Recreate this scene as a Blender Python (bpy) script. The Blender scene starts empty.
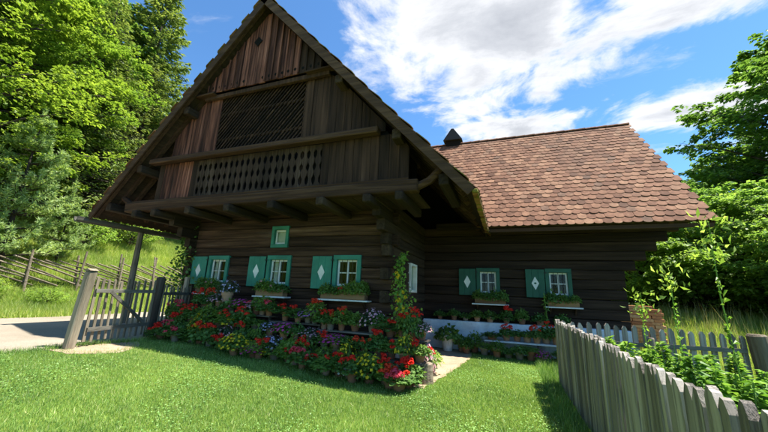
import bpy, bmesh, math, random
import numpy as np
from mathutils import Vector, Matrix, Euler

random.seed(7)
RNG = np.random.default_rng(11)
R = math.radians
S = bpy.context.scene
C = S.collection

# ------------------------------------------------------------------ camera
def camera_axes(pitch, roll, yaw):
    cy, sy, cp, sp = math.cos(yaw), math.sin(yaw), math.cos(pitch), math.sin(pitch)
    right = Vector((cy, sy, 0)); fwd = Vector((-sy*cp, cy*cp, sp)); up = right.cross(fwd)
    r2 = right*math.cos(roll) + up*math.sin(roll)
    u2 = up*math.cos(roll) - right*math.sin(roll)
    return r2, u2, fwd
cam_d = bpy.data.cameras.new('camera'); cam = bpy.data.objects.new('camera', cam_d); C.objects.link(cam)
cr_, cu_, cf_ = camera_axes(.23385, .03912, .35789)
CAM = Vector((0, 0, 1.55))
m = Matrix((cr_, cu_, -cf_)).transposed().to_4x4(); m.translation = CAM
cam.matrix_world = m
cam_d.sensor_width = 36; cam_d.lens = 36*326.99/768
cam_d.clip_start = .05; cam_d.clip_end = 2000
S.camera = cam

# ------------------------------------------------------------------ sun, sky, exposure
SUN = Vector((.42, .13, 1)).normalized()
sun_el = math.asin(SUN.z); sun_az = math.atan2(SUN.x, SUN.y)
sl = bpy.data.lights.new('sun', 'SUN'); sl.energy = 4.5; sl.angle = R(.53); sl.color = (1, .955, .88)
so = bpy.data.objects.new('sun', sl); C.objects.link(so); so.location = (20, 8, 40)
so.rotation_euler = (-SUN).to_track_quat('-Z', 'Y').to_euler()
S.view_settings.view_transform = 'Standard'; S.view_settings.look = 'None'
S.view_settings.exposure = 1.46; S.view_settings.gamma = 1
S.cycles.use_denoising = True
S.cycles.max_bounces = 8; S.cycles.transparent_max_bounces = 8
S.cycles.sample_clamp_indirect = 6

W = bpy.data.worlds.new('World'); S.world = W; W.use_nodes = True
class NT:
    """tiny node-tree helper"""
    def __init__(s, tree): s.t = tree; s.t.nodes.clear()
    def n(s, typ, **kw):
        nd = s.t.nodes.new(typ)
        for k, v in kw.items(): setattr(nd, k, v)
        return nd
    def l(s, a, b): s.t.links.new(a, b)
    def put(s, sock, v):
        if isinstance(v, bpy.types.NodeSocket): s.l(v, sock)
        elif v is not None: sock.default_value = v
    def math(s, op, a, b=None, c=None, clamp=False):
        nd = s.n('ShaderNodeMath', operation=op); nd.use_clamp = clamp
        s.put(nd.inputs[0], a); s.put(nd.inputs[1], b)
        if c is not None: s.put(nd.inputs[2], c)
        return nd.outputs[0]
    def vmath(s, op, a, b=None):
        nd = s.n('ShaderNodeVectorMath', operation=op)
        s.put(nd.inputs[0], a); s.put(nd.inputs[1], b)
        return nd.outputs['Value'] if op in ('LENGTH', 'DOT_PRODUCT') else nd.outputs[0]
    def noise(s, vec, scale, detail=4, rough=.55, dist=0):
        nd = s.n('ShaderNodeTexNoise'); s.put(nd.inputs['Vector'], vec)
        nd.inputs['Scale'].default_value = scale; nd.inputs['Detail'].default_value = detail
        nd.inputs['Roughness'].default_value = rough; nd.inputs['Distortion'].default_value = dist
        return nd.outputs['Fac']
    def ramp(s, fac, stops, interp='LINEAR'):
        nd = s.n('ShaderNodeValToRGB'); s.put(nd.inputs[0], fac); cr = nd.color_ramp; cr.interpolation = interp
        while len(cr.elements) < len(stops): cr.elements.new(.5)
        for e, (p, c) in zip(cr.elements, stops):
            e.position = p; e.color = (c[0], c[1], c[2], 1) if not isinstance(c, float) else (c, c, c, 1)
        return nd.outputs[0]
    def mix(s, fac, a, b, mode='MIX'):
        nd = s.n('ShaderNodeMix', data_type='RGBA', blend_type=mode)
        s.put(nd.inputs[0], fac)
        for sock, v in ((nd.inputs[6], a), (nd.inputs[7], b)):
            if isinstance(v, tuple): sock.default_value = (v[0], v[1], v[2], 1)
            else: s.put(sock, v)
        return nd.outputs[2]
    def sstep(s, v, a, b):
        nd = s.n('ShaderNodeMapRange', interpolation_type='SMOOTHSTEP'); s.put(nd.inputs[0], v)
        nd.inputs[1].default_value = a; nd.inputs[2].default_value = b
        return nd.outputs[0]
w = NT(W.node_tree)
tc = w.n('ShaderNodeTexCoord'); gen = tc.outputs['Generated']
sky = w.n('ShaderNodeTexSky', sky_type='NISHITA'); sky.sun_disc = False
sky.sun_elevation = sun_el; sky.sun_rotation = sun_az; sky.altitude = 600; sky.air_density = 1.0; sky.dust_density = .25; sky.ozone_density = 2.2
sep = w.n('ShaderNodeSeparateXYZ'); w.l(gen, sep.inputs[0])
dz = w.math('MAXIMUM', sep.outputs[2], .06)
px_ = w.math('DIVIDE', sep.outputs[0], dz); py_ = w.math('DIVIDE', sep.outputs[1], dz)
comb = w.n('ShaderNodeCombineXYZ'); w.l(px_, comb.inputs[0]); w.l(py_, comb.inputs[1])
P = comb.outputs[0]
big = w.noise(w.vmath('ADD', P, (3.1, 1.7, 0)), .75, 3, .5)
fine = w.noise(w.vmath('ADD', P, (7.3, 2.2, .4)), 2.6, 9, .62, .35)
wisp = w.noise(w.vmath('MULTIPLY', w.vmath('ADD', P, (1.0, 5.0, 2)), (1.0, 2.2, 1)), 2.2, 7, .6, .4)
def blob(cx, cy, ex, ey):
    d = w.vmath('LENGTH', w.vmath('DIVIDE', w.vmath('SUBTRACT', P, (cx, cy, 0)), (ex, ey, 1)))
    return w.math('SUBTRACT', 1.0, d)
b1 = blob(-.02, 1.18, .62, .62)                    # the large cumulus bank
b2 = blob(.62, 1.06, .5, .26)
b3 = blob(.95, 1.98, .55, .32)
b4 = blob(.10, 1.95, .40, .30)
lump = w.math('MAXIMUM', w.math('MAXIMUM', b1, b2), w.math('MAXIMUM', w.math('SUBTRACT', b3, .05), w.math('SUBTRACT', b4, .1)))
far = w.math('MULTIPLY', w.math('SUBTRACT', big, .60), 3.0)     # scattered clouds all over the rest of the sky
lump = w.math('MAXIMUM', lump, w.math('MINIMUM', far, .5))
dens = w.math('ADD', w.math('MULTIPLY', lump, .72), w.math('MULTIPLY', w.math('SUBTRACT', fine, .5), 1.75))
mask = w.sstep(dens, .0, .34)
thin = w.math('MULTIPLY', w.sstep(wisp, .60, .82), .45)
mask = w.math('MAXIMUM', mask, thin)
core = w.math('ADD', dens, w.math('MULTIPLY', w.math('SUBTRACT', wisp, .5), .9))
ccol = w.ramp(core, [(.02, (3.6, 3.65, 3.75)), (.28, (3.3, 3.36, 3.5)), (.60, (2.35, 2.45, 2.65)), (1, (1.8, 1.9, 2.12))])
skyc = w.mix(1.0, sky.outputs[0], (.45, .68, .82), 'MULTIPLY')
out = w.mix(mask, skyc, ccol)
bg = w.n('ShaderNodeBackground'); w.l(out, bg.inputs[0]); bg.inputs[1].default_value = .118
wo = w.n('ShaderNodeOutputWorld'); w.l(bg.outputs[0], wo.inputs[0])

# ------------------------------------------------------------------ materials
MATS = {}
def newmat(name):
    mt = bpy.data.materials.new(name); mt.use_nodes = True; MATS[name] = mt
    return mt, NT(mt.node_tree)
def finish(t, col, rough=.8, bump=None, bstr=.3, bdist=.02, spec=.3, trans=None, alpha=None):
    b = t.n('ShaderNodeBsdfPrincipled'); o = t.n('ShaderNodeOutputMaterial')
    if isinstance(col, tuple): b.inputs['Base Color'].default_value = (*col, 1)
    else: t.l(col, b.inputs['Base Color'])
    t.put(b.inputs['Roughness'], rough); b.inputs['Specular IOR Level'].default_value = spec
    if bump is not None:
        bp = t.n('ShaderNodeBump'); bp.inputs['Strength'].default_value = bstr; bp.inputs['Distance'].default_value = bdist
        t.l(bump, bp.inputs['Height']); t.l(bp.outputs[0], b.inputs['Normal'])
    sh = b.outputs[0]
    if trans:
        tr = t.n('ShaderNodeBsdfTranslucent')
        tcol = t.mix(1.0, col if not isinstance(col, tuple) else col, trans[1], 'MULTIPLY'); t.l(tcol, tr.inputs[0])
        mx = t.n('ShaderNodeMixShader'); mx.inputs[0].default_value = trans[0]
        t.l(b.outputs[0], mx.inputs[1]); t.l(tr.outputs[0], mx.inputs[2]); sh = mx.outputs[0]
    t.l(sh, o.inputs[0])
def rnd(t):
    oi = t.n('ShaderNodeObjectInfo'); g = t.n('ShaderNodeNewGeometry')
    return t.math('FRACT', t.math('ADD', oi.outputs['Random'], g.outputs['Random Per Island']))
def objvec(t, off=40.0):
    tcn = t.n('ShaderNodeTexCoord'); oi = t.n('ShaderNodeObjectInfo')
    sc = t.math('MULTIPLY', oi.outputs['Random'], off)
    cb = t.n('ShaderNodeCombineXYZ'); t.l(sc, cb.inputs[0]); t.l(sc, cb.inputs[1]); t.l(sc, cb.inputs[2])
    return t.vmath('ADD', tcn.outputs['Object'], cb.outputs[0])
def wood(name, stops, axis, bstr=.5, rough=.85, vary=.35, grain=14, patch=None):
    """weathered timber: grain stretched along axis, each piece a little different"""
    mt, t = newmat(name); v = objvec(t)
    lo = .55
    sc = [grain, grain, grain]; sc['xyz'.index(axis)] = lo
    g = t.noise(t.vmath('MULTIPLY', v, tuple(sc)), 1.0, 7, .65, .3)
    sc2 = [3.5, 3.5, 3.5]; sc2['xyz'.index(axis)] = .5
    g2 = t.noise(t.vmath('MULTIPLY', v, tuple(sc2)), 1.0, 4, .6)
    f = t.math('ADD', t.math('MULTIPLY', g, .55), t.math('MULTIPLY', g2, .45))
    col = t.ramp(f, stops)
    r_ = rnd(t)
    col = t.mix(1.0, col, t.ramp(r_, [(0, 1-vary), (1, 1+vary)]), 'MULTIPLY')
    if patch:
        ptc, lo_, hi_ = patch
        pn = t.noise(t.vmath('MULTIPLY', v, tuple(x*.6 for x in sc2)), 1.0, 5, .65)
        col = t.mix(t.sstep(pn, lo_, hi_), col, ptc)
    crack = t.ramp(g, [(.36, 0.0), (.5, 1.0)])
    finish(t, col, rough, t.math('ADD', g, crack), bstr, .012, .25)
    return mt
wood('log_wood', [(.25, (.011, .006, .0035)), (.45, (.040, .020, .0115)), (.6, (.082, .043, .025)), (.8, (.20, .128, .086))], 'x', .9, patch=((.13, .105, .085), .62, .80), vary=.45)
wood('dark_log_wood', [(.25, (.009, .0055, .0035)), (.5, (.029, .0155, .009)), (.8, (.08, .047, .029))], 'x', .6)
wood('log_wood_deep', [(.25, (.012, .007, .004)), (.5, (.038, .023, .014)), (.8, (.095, .064, .042))], 'y', .6)
wood('beam_wood', [(.25, (.018, .009, .0045)), (.5, (.056, .027, .0145)), (.8, (.155, .088, .05))], 'x', .7)
wood('red_plank_wood', [(.32, (.014, .006, .0042)), (.45, (.075, .027, .018)), (.58, (.205, .078, .051)), (.75, (.39, .225, .165))], 'z', .9, vary=.5, patch=((.035, .016, .012), .56, .72))
wood('dark_plank_wood', [(.25, (.009, .005, .003)), (.45, (.029, .0145, .0085)), (.62, (.064, .032, .0195)), (.85, (.16, .102, .072))], 'z', .6, vary=.45)
wood('baluster_wood', [(.25, (.014, .008, .006)), (.5, (.047, .027, .0185)), (.8, (.15, .105, .077))], 'z', .5)
wood('roof_deck_wood', [(.25, (.014, .009, .006)), (.5, (.045, .028, .018)), (.8, (.12, .07, .042))], 'y', .5)
wood('rafter_wood', [(.25, (.022, .012, .007)), (.5, (.065, .034, .019)), (.8, (.16, .09, .048))], 'x', .5)
wood('grey_picket_wood', [(.22, (.085, .074, .060)), (.45, (.25, .218, .180)), (.6, (.38, .335, .28)), (.8, (.53, .475, .40))], 'z', 1.0, vary=.42, patch=((.13, .12, .085), .54, .80))
wood('gate_wood', [(.22, (.08, .062, .04)), (.45, (.20, .162, .112)), (.6, (.31, .26, .185)), (.8, (.44, .38, .285))], 'z', .6, vary=.3)
wood('rail_wood', [(.25, (.05, .045, .036)), (.5, (.14, .13, .105)), (.8, (.27, .255, .215))], 'x', .5)
wood('rail_wood_deep', [(.25, (.05, .045, .036)), (.5, (.14, .13, .105)), (.8, (.27, .255, .215))], 'y', .5)
wood('pole_wood', [(.25, (.06, .045, .032)), (.5, (.17, .135, .095)), (.8, (.36, .31, .23))], 'y', .5)
wood('trough_wood', [(.25, (.10, .055, .028)), (.5, (.22, .125, .062)), (.8, (.36, .23, .12))], 'x', .4)
wood('shelf_wood', [(.25, (.05, .04, .03)), (.5, (.12, .10, .08)), (.8, (.28, .25, .21))], 'x', .4)
wood('bark', [(.25, (.02, .016, .012)), (.5, (.06, .048, .037)), (.8, (.14, .12, .095))], 'z', .8, grain=9)
wood('stump_wood', [(.25, (.10, .075, .05)), (.5, (.26, .20, .135)), (.8, (.42, .35, .25))], 'z', .6, grain=9)

def paint(name, col, wear, rough=.6):
    mt, t = newmat(name); v = objvec(t)
    n1 = t.noise(t.vmath('MULTIPLY', v, (4, 4, 1.2)), 6, 6, .65)
    n2 = t.noise(v, 3, 4, .6)
    c = t.mix(t.sstep(n1, .60, .78), col, wear)
    c = t.mix(1.0, c, t.ramp(n2, [(.3, .72), (.7, 1.12)]), 'MULTIPLY')
    finish(t, c, rough, n1, .15, .004, .35)
paint('green_paint', (.035, .215, .150), (.06, .13, .09))
paint('deep_green_paint', (.018, .095, .058), (.03, .05, .035))
paint('white_paint', (.74, .74, .70), (.5, .48, .42))
paint('old_white_paint', (.66, .67, .66), (.40, .39, .35))
paint('limewash', (.70, .73, .76), (.46, .46, .43), .9)
paint('white_plastic', (.72, .74, .72), (.6, .6, .58), .4)
paint('off_white', (.72, .71, .62), (.6, .6, .5), .9)
mt, t = newmat('pane_glass')
tb = t.n('ShaderNodeBsdfTransparent'); tb.inputs[0].default_value = (.86, .9, .88, 1); gb = t.n('ShaderNodeBsdfGlossy'); gb.inputs['Roughness'].default_value = .05
mx_ = t.n('ShaderNodeMixShader'); mx_.inputs[0].default_value = .015; t.l(tb.outputs[0], mx_.inputs[1]); t.l(gb.outputs[0], mx_.inputs[2])
om_ = t.n('ShaderNodeOutputMaterial'); t.l(mx_.outputs[0], om_.inputs[0])
mt, t = newmat('interior_dark'); finish(t, (.01, .009, .008), .9, spec=.1)  # near-black stands in for the unlit house interior; also the black chimney stack
mt, t = newmat('iron'); finish(t, (.03, .028, .026), .6)

mt, t = newmat('roof_tile'); v = objvec(t, 9.0); r_ = rnd(t)
base = t.ramp(r_, [(0, (.13, .065, .048)), (.18, (.19, .095, .070)), (.45, (.235, .118, .086)), (.75, (.275, .145, .105)), (.92, (.33, .185, .135)), (1, (.15, .09, .075))])
n1 = t.noise(v, 9, 5, .6); n2 = t.noise(v, .55, 3, .6); n3 = t.noise(v, 40, 3, .6)
base = t.mix(1.0, base, t.ramp(n1, [(.3, .70), (.7, 1.2)]), 'MULTIPLY')
base = t.mix(t.math('MULTIPLY', t.sstep(n2, .50, .70), .55), base, (.14, .085, .07))
base = t.mix(t.math('MULTIPLY', t.sstep(n1, .62, .75), .5), base, (.30, .26, .19))
base = t.mix(1.0, base, (.80, .80, .66), 'MULTIPLY')
finish(t, base, .9, t.math('ADD', n1, n3), .4, .006, .15)
mt, t = newmat('mossy_tile'); v = objvec(t, 9.0); r_ = rnd(t)
base = t.ramp(r_, [(0, (.13, .055, .032)), (.5, (.26, .12, .07)), (1, (.34, .19, .11))])
n1 = t.noise(v, 6, 5, .65)
base = t.mix(t.sstep(n1, .48, .62), base, (.17, .15, .035))
finish(t, base, .95, n1, .6, .02, .15)
mt, t = newmat('terracotta'); v = objvec(t); r_ = rnd(t)
base = t.ramp(r_, [(0, (.25, .105, .06)), (.5, (.40, .185, .105)), (.8, (.47, .26, .16)), (1, (.36, .25, .19))])
n1 = t.noise(v, 14, 5, .65)
base = t.mix(t.math('MULTIPLY', t.sstep(n1, .5, .72), .6), base, (.45, .38, .32))
finish(t, base, .85, n1, .2, .004)
mt, t = newmat('grey_clay'); v = objvec(t); n1 = t.noise(v, 14, 5, .65)
finish(t, t.ramp(n1, [(.3, (.17, .14, .115)), (.7, (.36, .31, .26))]), .85, n1, .2, .004)
mt, t = newmat('brick'); v = objvec(t); r_ = rnd(t); n1 = t.noise(v, 20, 5, .65)
finish(t, t.mix(1.0, t.ramp(r_, [(0, (.42, .14, .06)), (.5, (.62, .24, .10)), (1, (.66, .35, .18))]), t.ramp(n1, [(.3, .75), (.7, 1.2)]), 'MULTIPLY'), .85, n1, .3, .004)
mt, t = newmat('soil'); v = objvec(t); n1 = t.noise(v, 30, 5, .7)
finish(t, t.ramp(n1, [(.3, (.02, .014, .01)), (.7, (.06, .042, .03))]), .95, n1, .6, .01)
mt, t = newmat('stone'); v = objvec(t); n1 = t.noise(v, 6, 6, .65)
finish(t, t.ramp(n1, [(.3, (.12, .11, .095)), (.7, (.30, .28, .25))]), .9, n1, .5, .02)

def leafmat(name, stops, tr=.38, rough=.45, tint=(1.38, 1.34, .70), vscale=.35):
    mt, t = newmat(name)
    g = t.n('ShaderNodeNewGeometry'); tcn = t.n('ShaderNodeTexCoord'); oi = t.n('ShaderNodeObjectInfo')
    c = t.ramp(g.outputs['Random Per Island'], stops)
    n1 = t.noise(t.vmath('ADD', tcn.outputs['Object'], t.vmath('MULTIPLY', oi.outputs['Location'], (.37, .61, .2))), vscale, 3, .6)
    c = t.mix(1.0, c, t.ramp(n1, [(.3, (.66, .74, .7)), (.7, (1.3, 1.22, 1.05))]), 'MULTIPLY')
    c = t.mix(1.0, c, t.ramp(oi.outputs['Random'], [(0, (.85, .92, .9)), (1, (1.15, 1.08, 1.0))]), 'MULTIPLY')
    finish(t, c, rough, trans=(tr, tint), spec=.25)
leafmat('beech_leaf', [(0, (.10, .175, .030)), (.5, (.185, .29, .046)), (1, (.275, .39, .08))], .5)
leafmat('maple_leaf', [(0, (.07, .15, .035)), (.5, (.13, .24, .055)), (1, (.20, .33, .09))], .5)
leafmat('spruce_needle', [(0, (.09, .135, .04)), (.5, (.19, .255, .075)), (1, (.31, .37, .13))], .4)
leafmat('pine_needle', [(0, (.18, .28, .10)), (.5, (.33, .45, .19)), (1, (.46, .57, .29))], .42)
leafmat('shrub_leaf', [(0, (.13, .225, .05)), (.5, (.225, .355, .085)), (1, (.33, .47, .15))], .6)
leafmat('geranium_leaf', [(0, (.065, .135, .032)), (.5, (.115, .22, .055)), (1, (.19, .31, .09))], .35, vscale=4)
leafmat('grey_green_leaf', [(0, (.05, .085, .045)), (.5, (.09, .14, .08)), (1, (.15, .21, .13))], .25, vscale=4)
leafmat('salad_leaf', [(0, (.10, .22, .035)), (.5, (.18, .34, .065)), (1, (.28, .44, .11))], .4, vscale=2)
leafmat('lawn_blade', [(0, (.10, .21, .045)), (.45, (.20, .35, .085)), (.85, (.32, .46, .15)), (1, (.52, .54, .32))], .35, vscale=.9)
leafmat('clover_leaf', [(0, (.14, .27, .06)), (.6, (.25, .42, .13)), (1, (.34, .49, .20))], .3, vscale=1.5)
leafmat('meadow_blade', [(0, (.17, .27, .045)), (.5, (.31, .43, .10)), (1, (.52, .53, .26))], .5, vscale=.3)
leafmat('seed_straw', [(0, (.30, .26, .12)), (1, (.52, .46, .26))], .2)
def petal(name, a, b):
    mt, t = newmat(name); g = t.n('ShaderNodeNewGeometry')
    finish(t, t.ramp(g.outputs['Random Per Island'], [(0, a), (1, b)]), .55, trans=(.3, (1.1, 1.1, 1.1)), spec=.2)
petal('petal_red', (.62, .012, .010), (.88, .05, .022))
petal('petal_scarlet', (.62, .03, .01), (.85, .09, .03))
petal('petal_pink_red', (.62, .03, .07), (.82, .12, .16))
petal('petal_pink', (.62, .22, .28), (.82, .55, .56))
petal('petal_magenta', (.52, .03, .25), (.75, .12, .45))
petal('petal_violet', (.45, .12, .45), (.62, .25, .62))
petal('petal_lavender', (.38, .33, .55), (.66, .60, .78))
petal('petal_yellow', (.72, .46, .01), (.88, .66, .03))
petal('petal_white', (.74, .76, .80), (.88, .88, .90))

# ground materials
mt, t = newmat('ground'); tcn = t.n('ShaderNodeTexCoord'); v = tcn.outputs['Object']
n1 = t.noise(v, .35, 5, .6); n2 = t.noise(v, 9, 5, .7); n3 = t.noise(v, 55, 3, .7)
c = t.ramp(n1, [(.3, (.09, .15, .022)), (.55, (.14, .21, .032)), (.75, (.20, .25, .06))])
c = t.mix(1.0, c, t.ramp(n2, [(.3, .62), (.7, 1.25)]), 'MULTIPLY')
c = t.mix(t.math('MULTIPLY', t.sstep(n2, .64, .78), .5), c, (.16, .12, .06))
finish(t, c, .95, t.math('ADD', n2, n3), .8, .03, .1)
mt, t = newmat('gravel'); tcn = t.n('ShaderNodeTexCoord'); v = tcn.outputs['Object']
n1 = t.noise(v, .5, 5, .6); n2 = t.noise(v, 45, 4, .75); n3 = t.noise(v, 5, 5, .6)
c = t.ramp(n1, [(.3, (.28, .235, .175)), (.7, (.38, .33, .255))])
c = t.mix(1.0, c, t.ramp(n2, [(.25, .62), (.75, 1.2)]), 'MULTIPLY')
c = t.mix(t.math('MULTIPLY', t.sstep(n3, .60, .78), .45), c, (.25, .24, .13))
finish(t, c, .95, n2, .5, .02, .15)
mt, t = newmat('path_dirt'); tcn = t.n('ShaderNodeTexCoord'); v = tcn.outputs['Object']
n1 = t.noise(v, 2.2, 5, .65); n2 = t.noise(v, 40, 4, .7)
c = t.ramp(n1, [(.3, (.34, .24, .155)), (.7, (.47, .36, .25))])
c = t.mix(1.0, c, t.ramp(n2, [(.25, .7), (.75, 1.15)]), 'MULTIPLY')
finish(t, c, .95, n2, .5, .015, .15)

# ------------------------------------------------------------------ mesh helpers
ORIGIN = {}
def mesh(name, V, F, mat, smooth=False):
    me = bpy.data.meshes.new(name)
    V = np.asarray(V, dtype=np.float32)
    if isinstance(F, np.ndarray):
        n, k = F.shape
        me.vertices.add(len(V)); me.vertices.foreach_set('co', V.ravel())
        me.loops.add(n*k); me.loops.foreach_set('vertex_index', F.astype(np.int32).ravel())
        me.polygons.add(n); me.polygons.foreach_set('loop_start', np.arange(0, n*k, k, dtype=np.int32))
        me.update(calc_edges=True)
    else:
        me.from_pydata([tuple(map(float, p)) for p in V], [], F); me.update()
    if smooth: me.polygons.foreach_set('use_smooth', np.ones(len(me.polygons), dtype=bool))
    me.materials.append(MATS[mat])
    return me
def link(name, me, parent=None, loc=(0, 0, 0), rot=None, scale=None):
    """loc is in world axes; for a child it is turned into the parent's frame (parents carry only a location)"""
    o = bpy.data.objects.new(name, me); C.objects.link(o)
    loc = Vector(loc); ORIGIN[o] = loc
    if parent is not None: o.parent = parent; loc = loc - ORIGIN[parent]
    o.location = loc
    if rot is not None: o.rotation_euler = rot
    if scale is not None: o.scale = scale if hasattr(scale, '__len__') else (scale,)*3
    return o
def tag(o, label=None, cat=None, group=None, kind=None):
    if label: o['label'] = label
    if cat: o['category'] = cat
    if group: o['group'] = group
    if kind: o['kind'] = kind
    return o
def thing(name, loc, label, cat, group=None):
    return tag(link(name, None, None, loc), label, cat, group)
def piece(name, V, F, mat, parent=None, smooth=False):
    """a part given in world coordinates, its origin put at its own middle"""
    V = np.asarray(V, dtype=float); c = (V.min(0)+V.max(0))/2
    return link(name, mesh(name, V-c, F, mat, smooth), parent, c)
BF = [(0, 3, 2, 1), (4, 5, 6, 7), (0, 1, 5, 4), (1, 2, 6, 5), (2, 3, 7, 6), (3, 0, 4, 7)]
def boxv(x0, x1, y0, y1, z0, z1, j=0.0):
    V = np.array([(x0, y0, z0), (x1, y0, z0), (x1, y1, z0), (x0, y1, z0), (x0, y0, z1), (x1, y0, z1), (x1, y1, z1), (x0, y1, z1)], float)
    if j: V += RNG.uniform(-j, j, V.shape)
    return V
def bevbox(x0, x1, y0, y1, z0, z1, b=.01, j=0.0):
    """box with all edges chamfered (24 verts)"""
    V = []; F = []
    c = np.array([(x0+x1)/2, (y0+y1)/2, (z0+z1)/2]); h = np.array([(x1-x0)/2, (y1-y0)/2, (z1-z0)/2])
    b = min(b, *(h*.9)); idx = {}
    for sx in (-1, 1):
        for sy in (-1, 1):
            for sz in (-1, 1):
                s = np.array([sx, sy, sz], float); jj = RNG.uniform(-j, j, 3) if j else 0
                for a in range(3):
                    p = s*(h-b); p[a] = s[a]*h[a]; idx[(sx, sy, sz, a)] = len(V); V.append(c+p+jj)
    for a in range(3):
        u, v = [(1, 2), (2, 0), (0, 1)][a]
        for s in (-1, 1):
            q = []
            for su, sv in ((-1, -1), (1, -1), (1, 1), (-1, 1)):
                k = [0, 0, 0]; k[a] = s; k[u] = su; k[v] = sv; q.append(idx[(*k, a)])
            F.append(tuple(q) if s > 0 else tuple(q[::-1]))
    for a in range(3):
        u, v = [(1, 2), (2, 0), (0, 1)][a]
        for su in (-1, 1):
            for sv in (-1, 1):
                k0 = [0, 0, 0]; k1 = [0, 0, 0]; k0[u] = k1[u] = su; k0[v] = k1[v] = sv; k0[a] = -1; k1[a] = 1
                F.append((idx[(*k0, u)], idx[(*k1, u)], idx[(*k1, v)], idx[(*k0, v)]))
    for sx in (-1, 1):
        for sy in (-1, 1):
            for sz in (-1, 1): F.append(tuple(idx[(sx, sy, sz, a)] for a in range(3)))
    return np.array(V), F
def tube(path, radii, n=8, cap=True):
    path = [Vector(p) for p in path]; V = []; F = []
    for i, p in enumerate(path):
        d = (path[min(i+1, len(path)-1)] - path[max(i-1, 0)]).normalized()
        a = d.orthogonal().normalized() if abs(d.z) > .9 else d.cross(Vector((0, 0, 1))).normalized()
        b = d.cross(a)
        r = radii[i] if hasattr(radii, '__len__') else radii
        for k in range(n):
            t_ = 2*math.pi*k/n; V.append(p + (a*math.cos(t_)+b*math.sin(t_))*r)
    for i in range(len(path)-1):
        for k in range(n): F.append((i*n+k, i*n+(k+1) % n, (i+1)*n+(k+1) % n, (i+1)*n+k))
    if cap: F.append(tuple(range(n))[::-1]); F.append(tuple(range((len(path)-1)*n, len(path)*n)))
    return np.array([tuple(v) for v in V]), F
def lathe(prof, n=14):
    V = []; F = []
    for r, z in prof:
        for k in range(n): a = 2*math.pi*k/n; V.append((r*math.cos(a), r*math.sin(a), z))
    for i in range(len(prof)-1):
        for k in range(n): F.append((i*n+k, i*n+(k+1) % n, (i+1)*n+(k+1) % n, (i+1)*n+k))
    F.append(tuple(range(n))[::-1])
    return np.array(V), F
def prism(outline, axis, a0, a1):
    """extrude a 2-D outline; axis 'y': outline is (x,z); 'x': outline is (y,z)"""
    n = len(outline); V = []
    for a in (a0, a1):
        for u, v in outline: V.append((u, a, v) if axis == 'y' else (a, u, v) if axis == 'x' else (u, v, a))
    F = [tuple(range(n)), tuple(range(2*n-1, n-1, -1))] + [(i+n, (i+1) % n + n, (i+1) % n, i) for i in range(n)]
    return np.array(V, float), F
def merge(parts):
    V = []; F = []; o = 0
    for v, f in parts:
        V.append(np.asarray(v, float)); F += [tuple(i+o for i in q) for q in f]; o += len(v)
    return np.vstack(V), F
def unit(a): return a/np.maximum(np.linalg.norm(a, axis=-1, keepdims=True), 1e-9)
def leaves(Cn, D, N, L, Wd, fold=.12):
    """one four-cornered leaf per row: base, side, tip, side"""
    D = unit(D); Sd = unit(np.cross(D, N)); N = unit(np.cross(Sd, D))
    L = np.asarray(L)[:, None]; Wd = np.asarray(Wd)[:, None]
    mid = Cn + D*L*.48 + N*L*fold
    V = np.stack([Cn, mid+Sd*Wd*.5, Cn+D*L - N*L*fold*.6, mid-Sd*Wd*.5], 1).reshape(-1, 3)
    return V, np.arange(len(V)).reshape(-1, 4)
def catq(*vs):
    V = []; F = []; o = 0
    for v, f in vs: V.append(v); F.append(f+o); o += len(v)
    return np.vstack(V), np.vstack(F)

# ------------------------------------------------------------------ terrain
def ss(a, b, x):
    t_ = np.clip((x-a)/(b-a), 0, 1); return t_*t_*(3-2*t_)
def gz(x, y):
    x = np.asarray(x, float); y = np.asarray(y, float)
    z = .35*ss(-1.5, -8, x)
    tt = np.maximum(0, -14.9-x)
    z = z + .10*np.minimum(tt, 2.0) + .50*np.maximum(0, tt-1.6)*ss(1.4, 4.5, tt)
    z = z + .05*np.sin(x*.7+1)*np.sin(y*.6)*ss(-15, -18, x)*2
    z = z - .06*ss(.2, 1.0, x)*ss(9.5, 7.5, y)
    z = z + .06*ss(8.5, 10, y)*ss(-8, -6, x)
    z = z + 1.0*ss(9.0, 20, y)*ss(3.0, 6.5, x)
    z = z + .012*np.sin(x*2.1+.3)*np.sin(y*1.7+1.1)*(1-ss(-7, -7.6, x)*ss(-15.2, -14.7, x))
    return z
def gzf(x, y): return float(gz(x, y))
def sheet(name, xs, ys, mat, dz=0, keep=None):
    X, Y = np.meshgrid(xs, ys, indexing='ij'); Z = gz(X, Y)+dz
    V = np.stack([X, Y, Z], -1).reshape(-1, 3); ny = len(ys)
    I, J = np.meshgrid(np.arange(len(xs)-1), np.arange(ny-1), indexing='ij')
    a = (I*ny+J).ravel(); F = np.stack([a, a+ny, a+ny+1, a+1], 1)
    return mesh(name, V, F, mat, True)
def spaced(lo, hi, core0, core1, step):
    a = list(np.arange(core0, core1+1e-6, step)); g = step; p = core0
    left = []
    while p > lo: g *= 1.25; p -= g; left.append(p)
    p = core1; g = step; right = []
    while p < hi: g *= 1.25; p += g; right.append(p)
    return np.array(left[::-1]+a+right)
tag(link('ground', sheet('ground', spaced(-160, 160, -34, 12, .25), spaced(-60, 260, -2, 30, .25), 'ground')), kind='structure')

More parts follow.
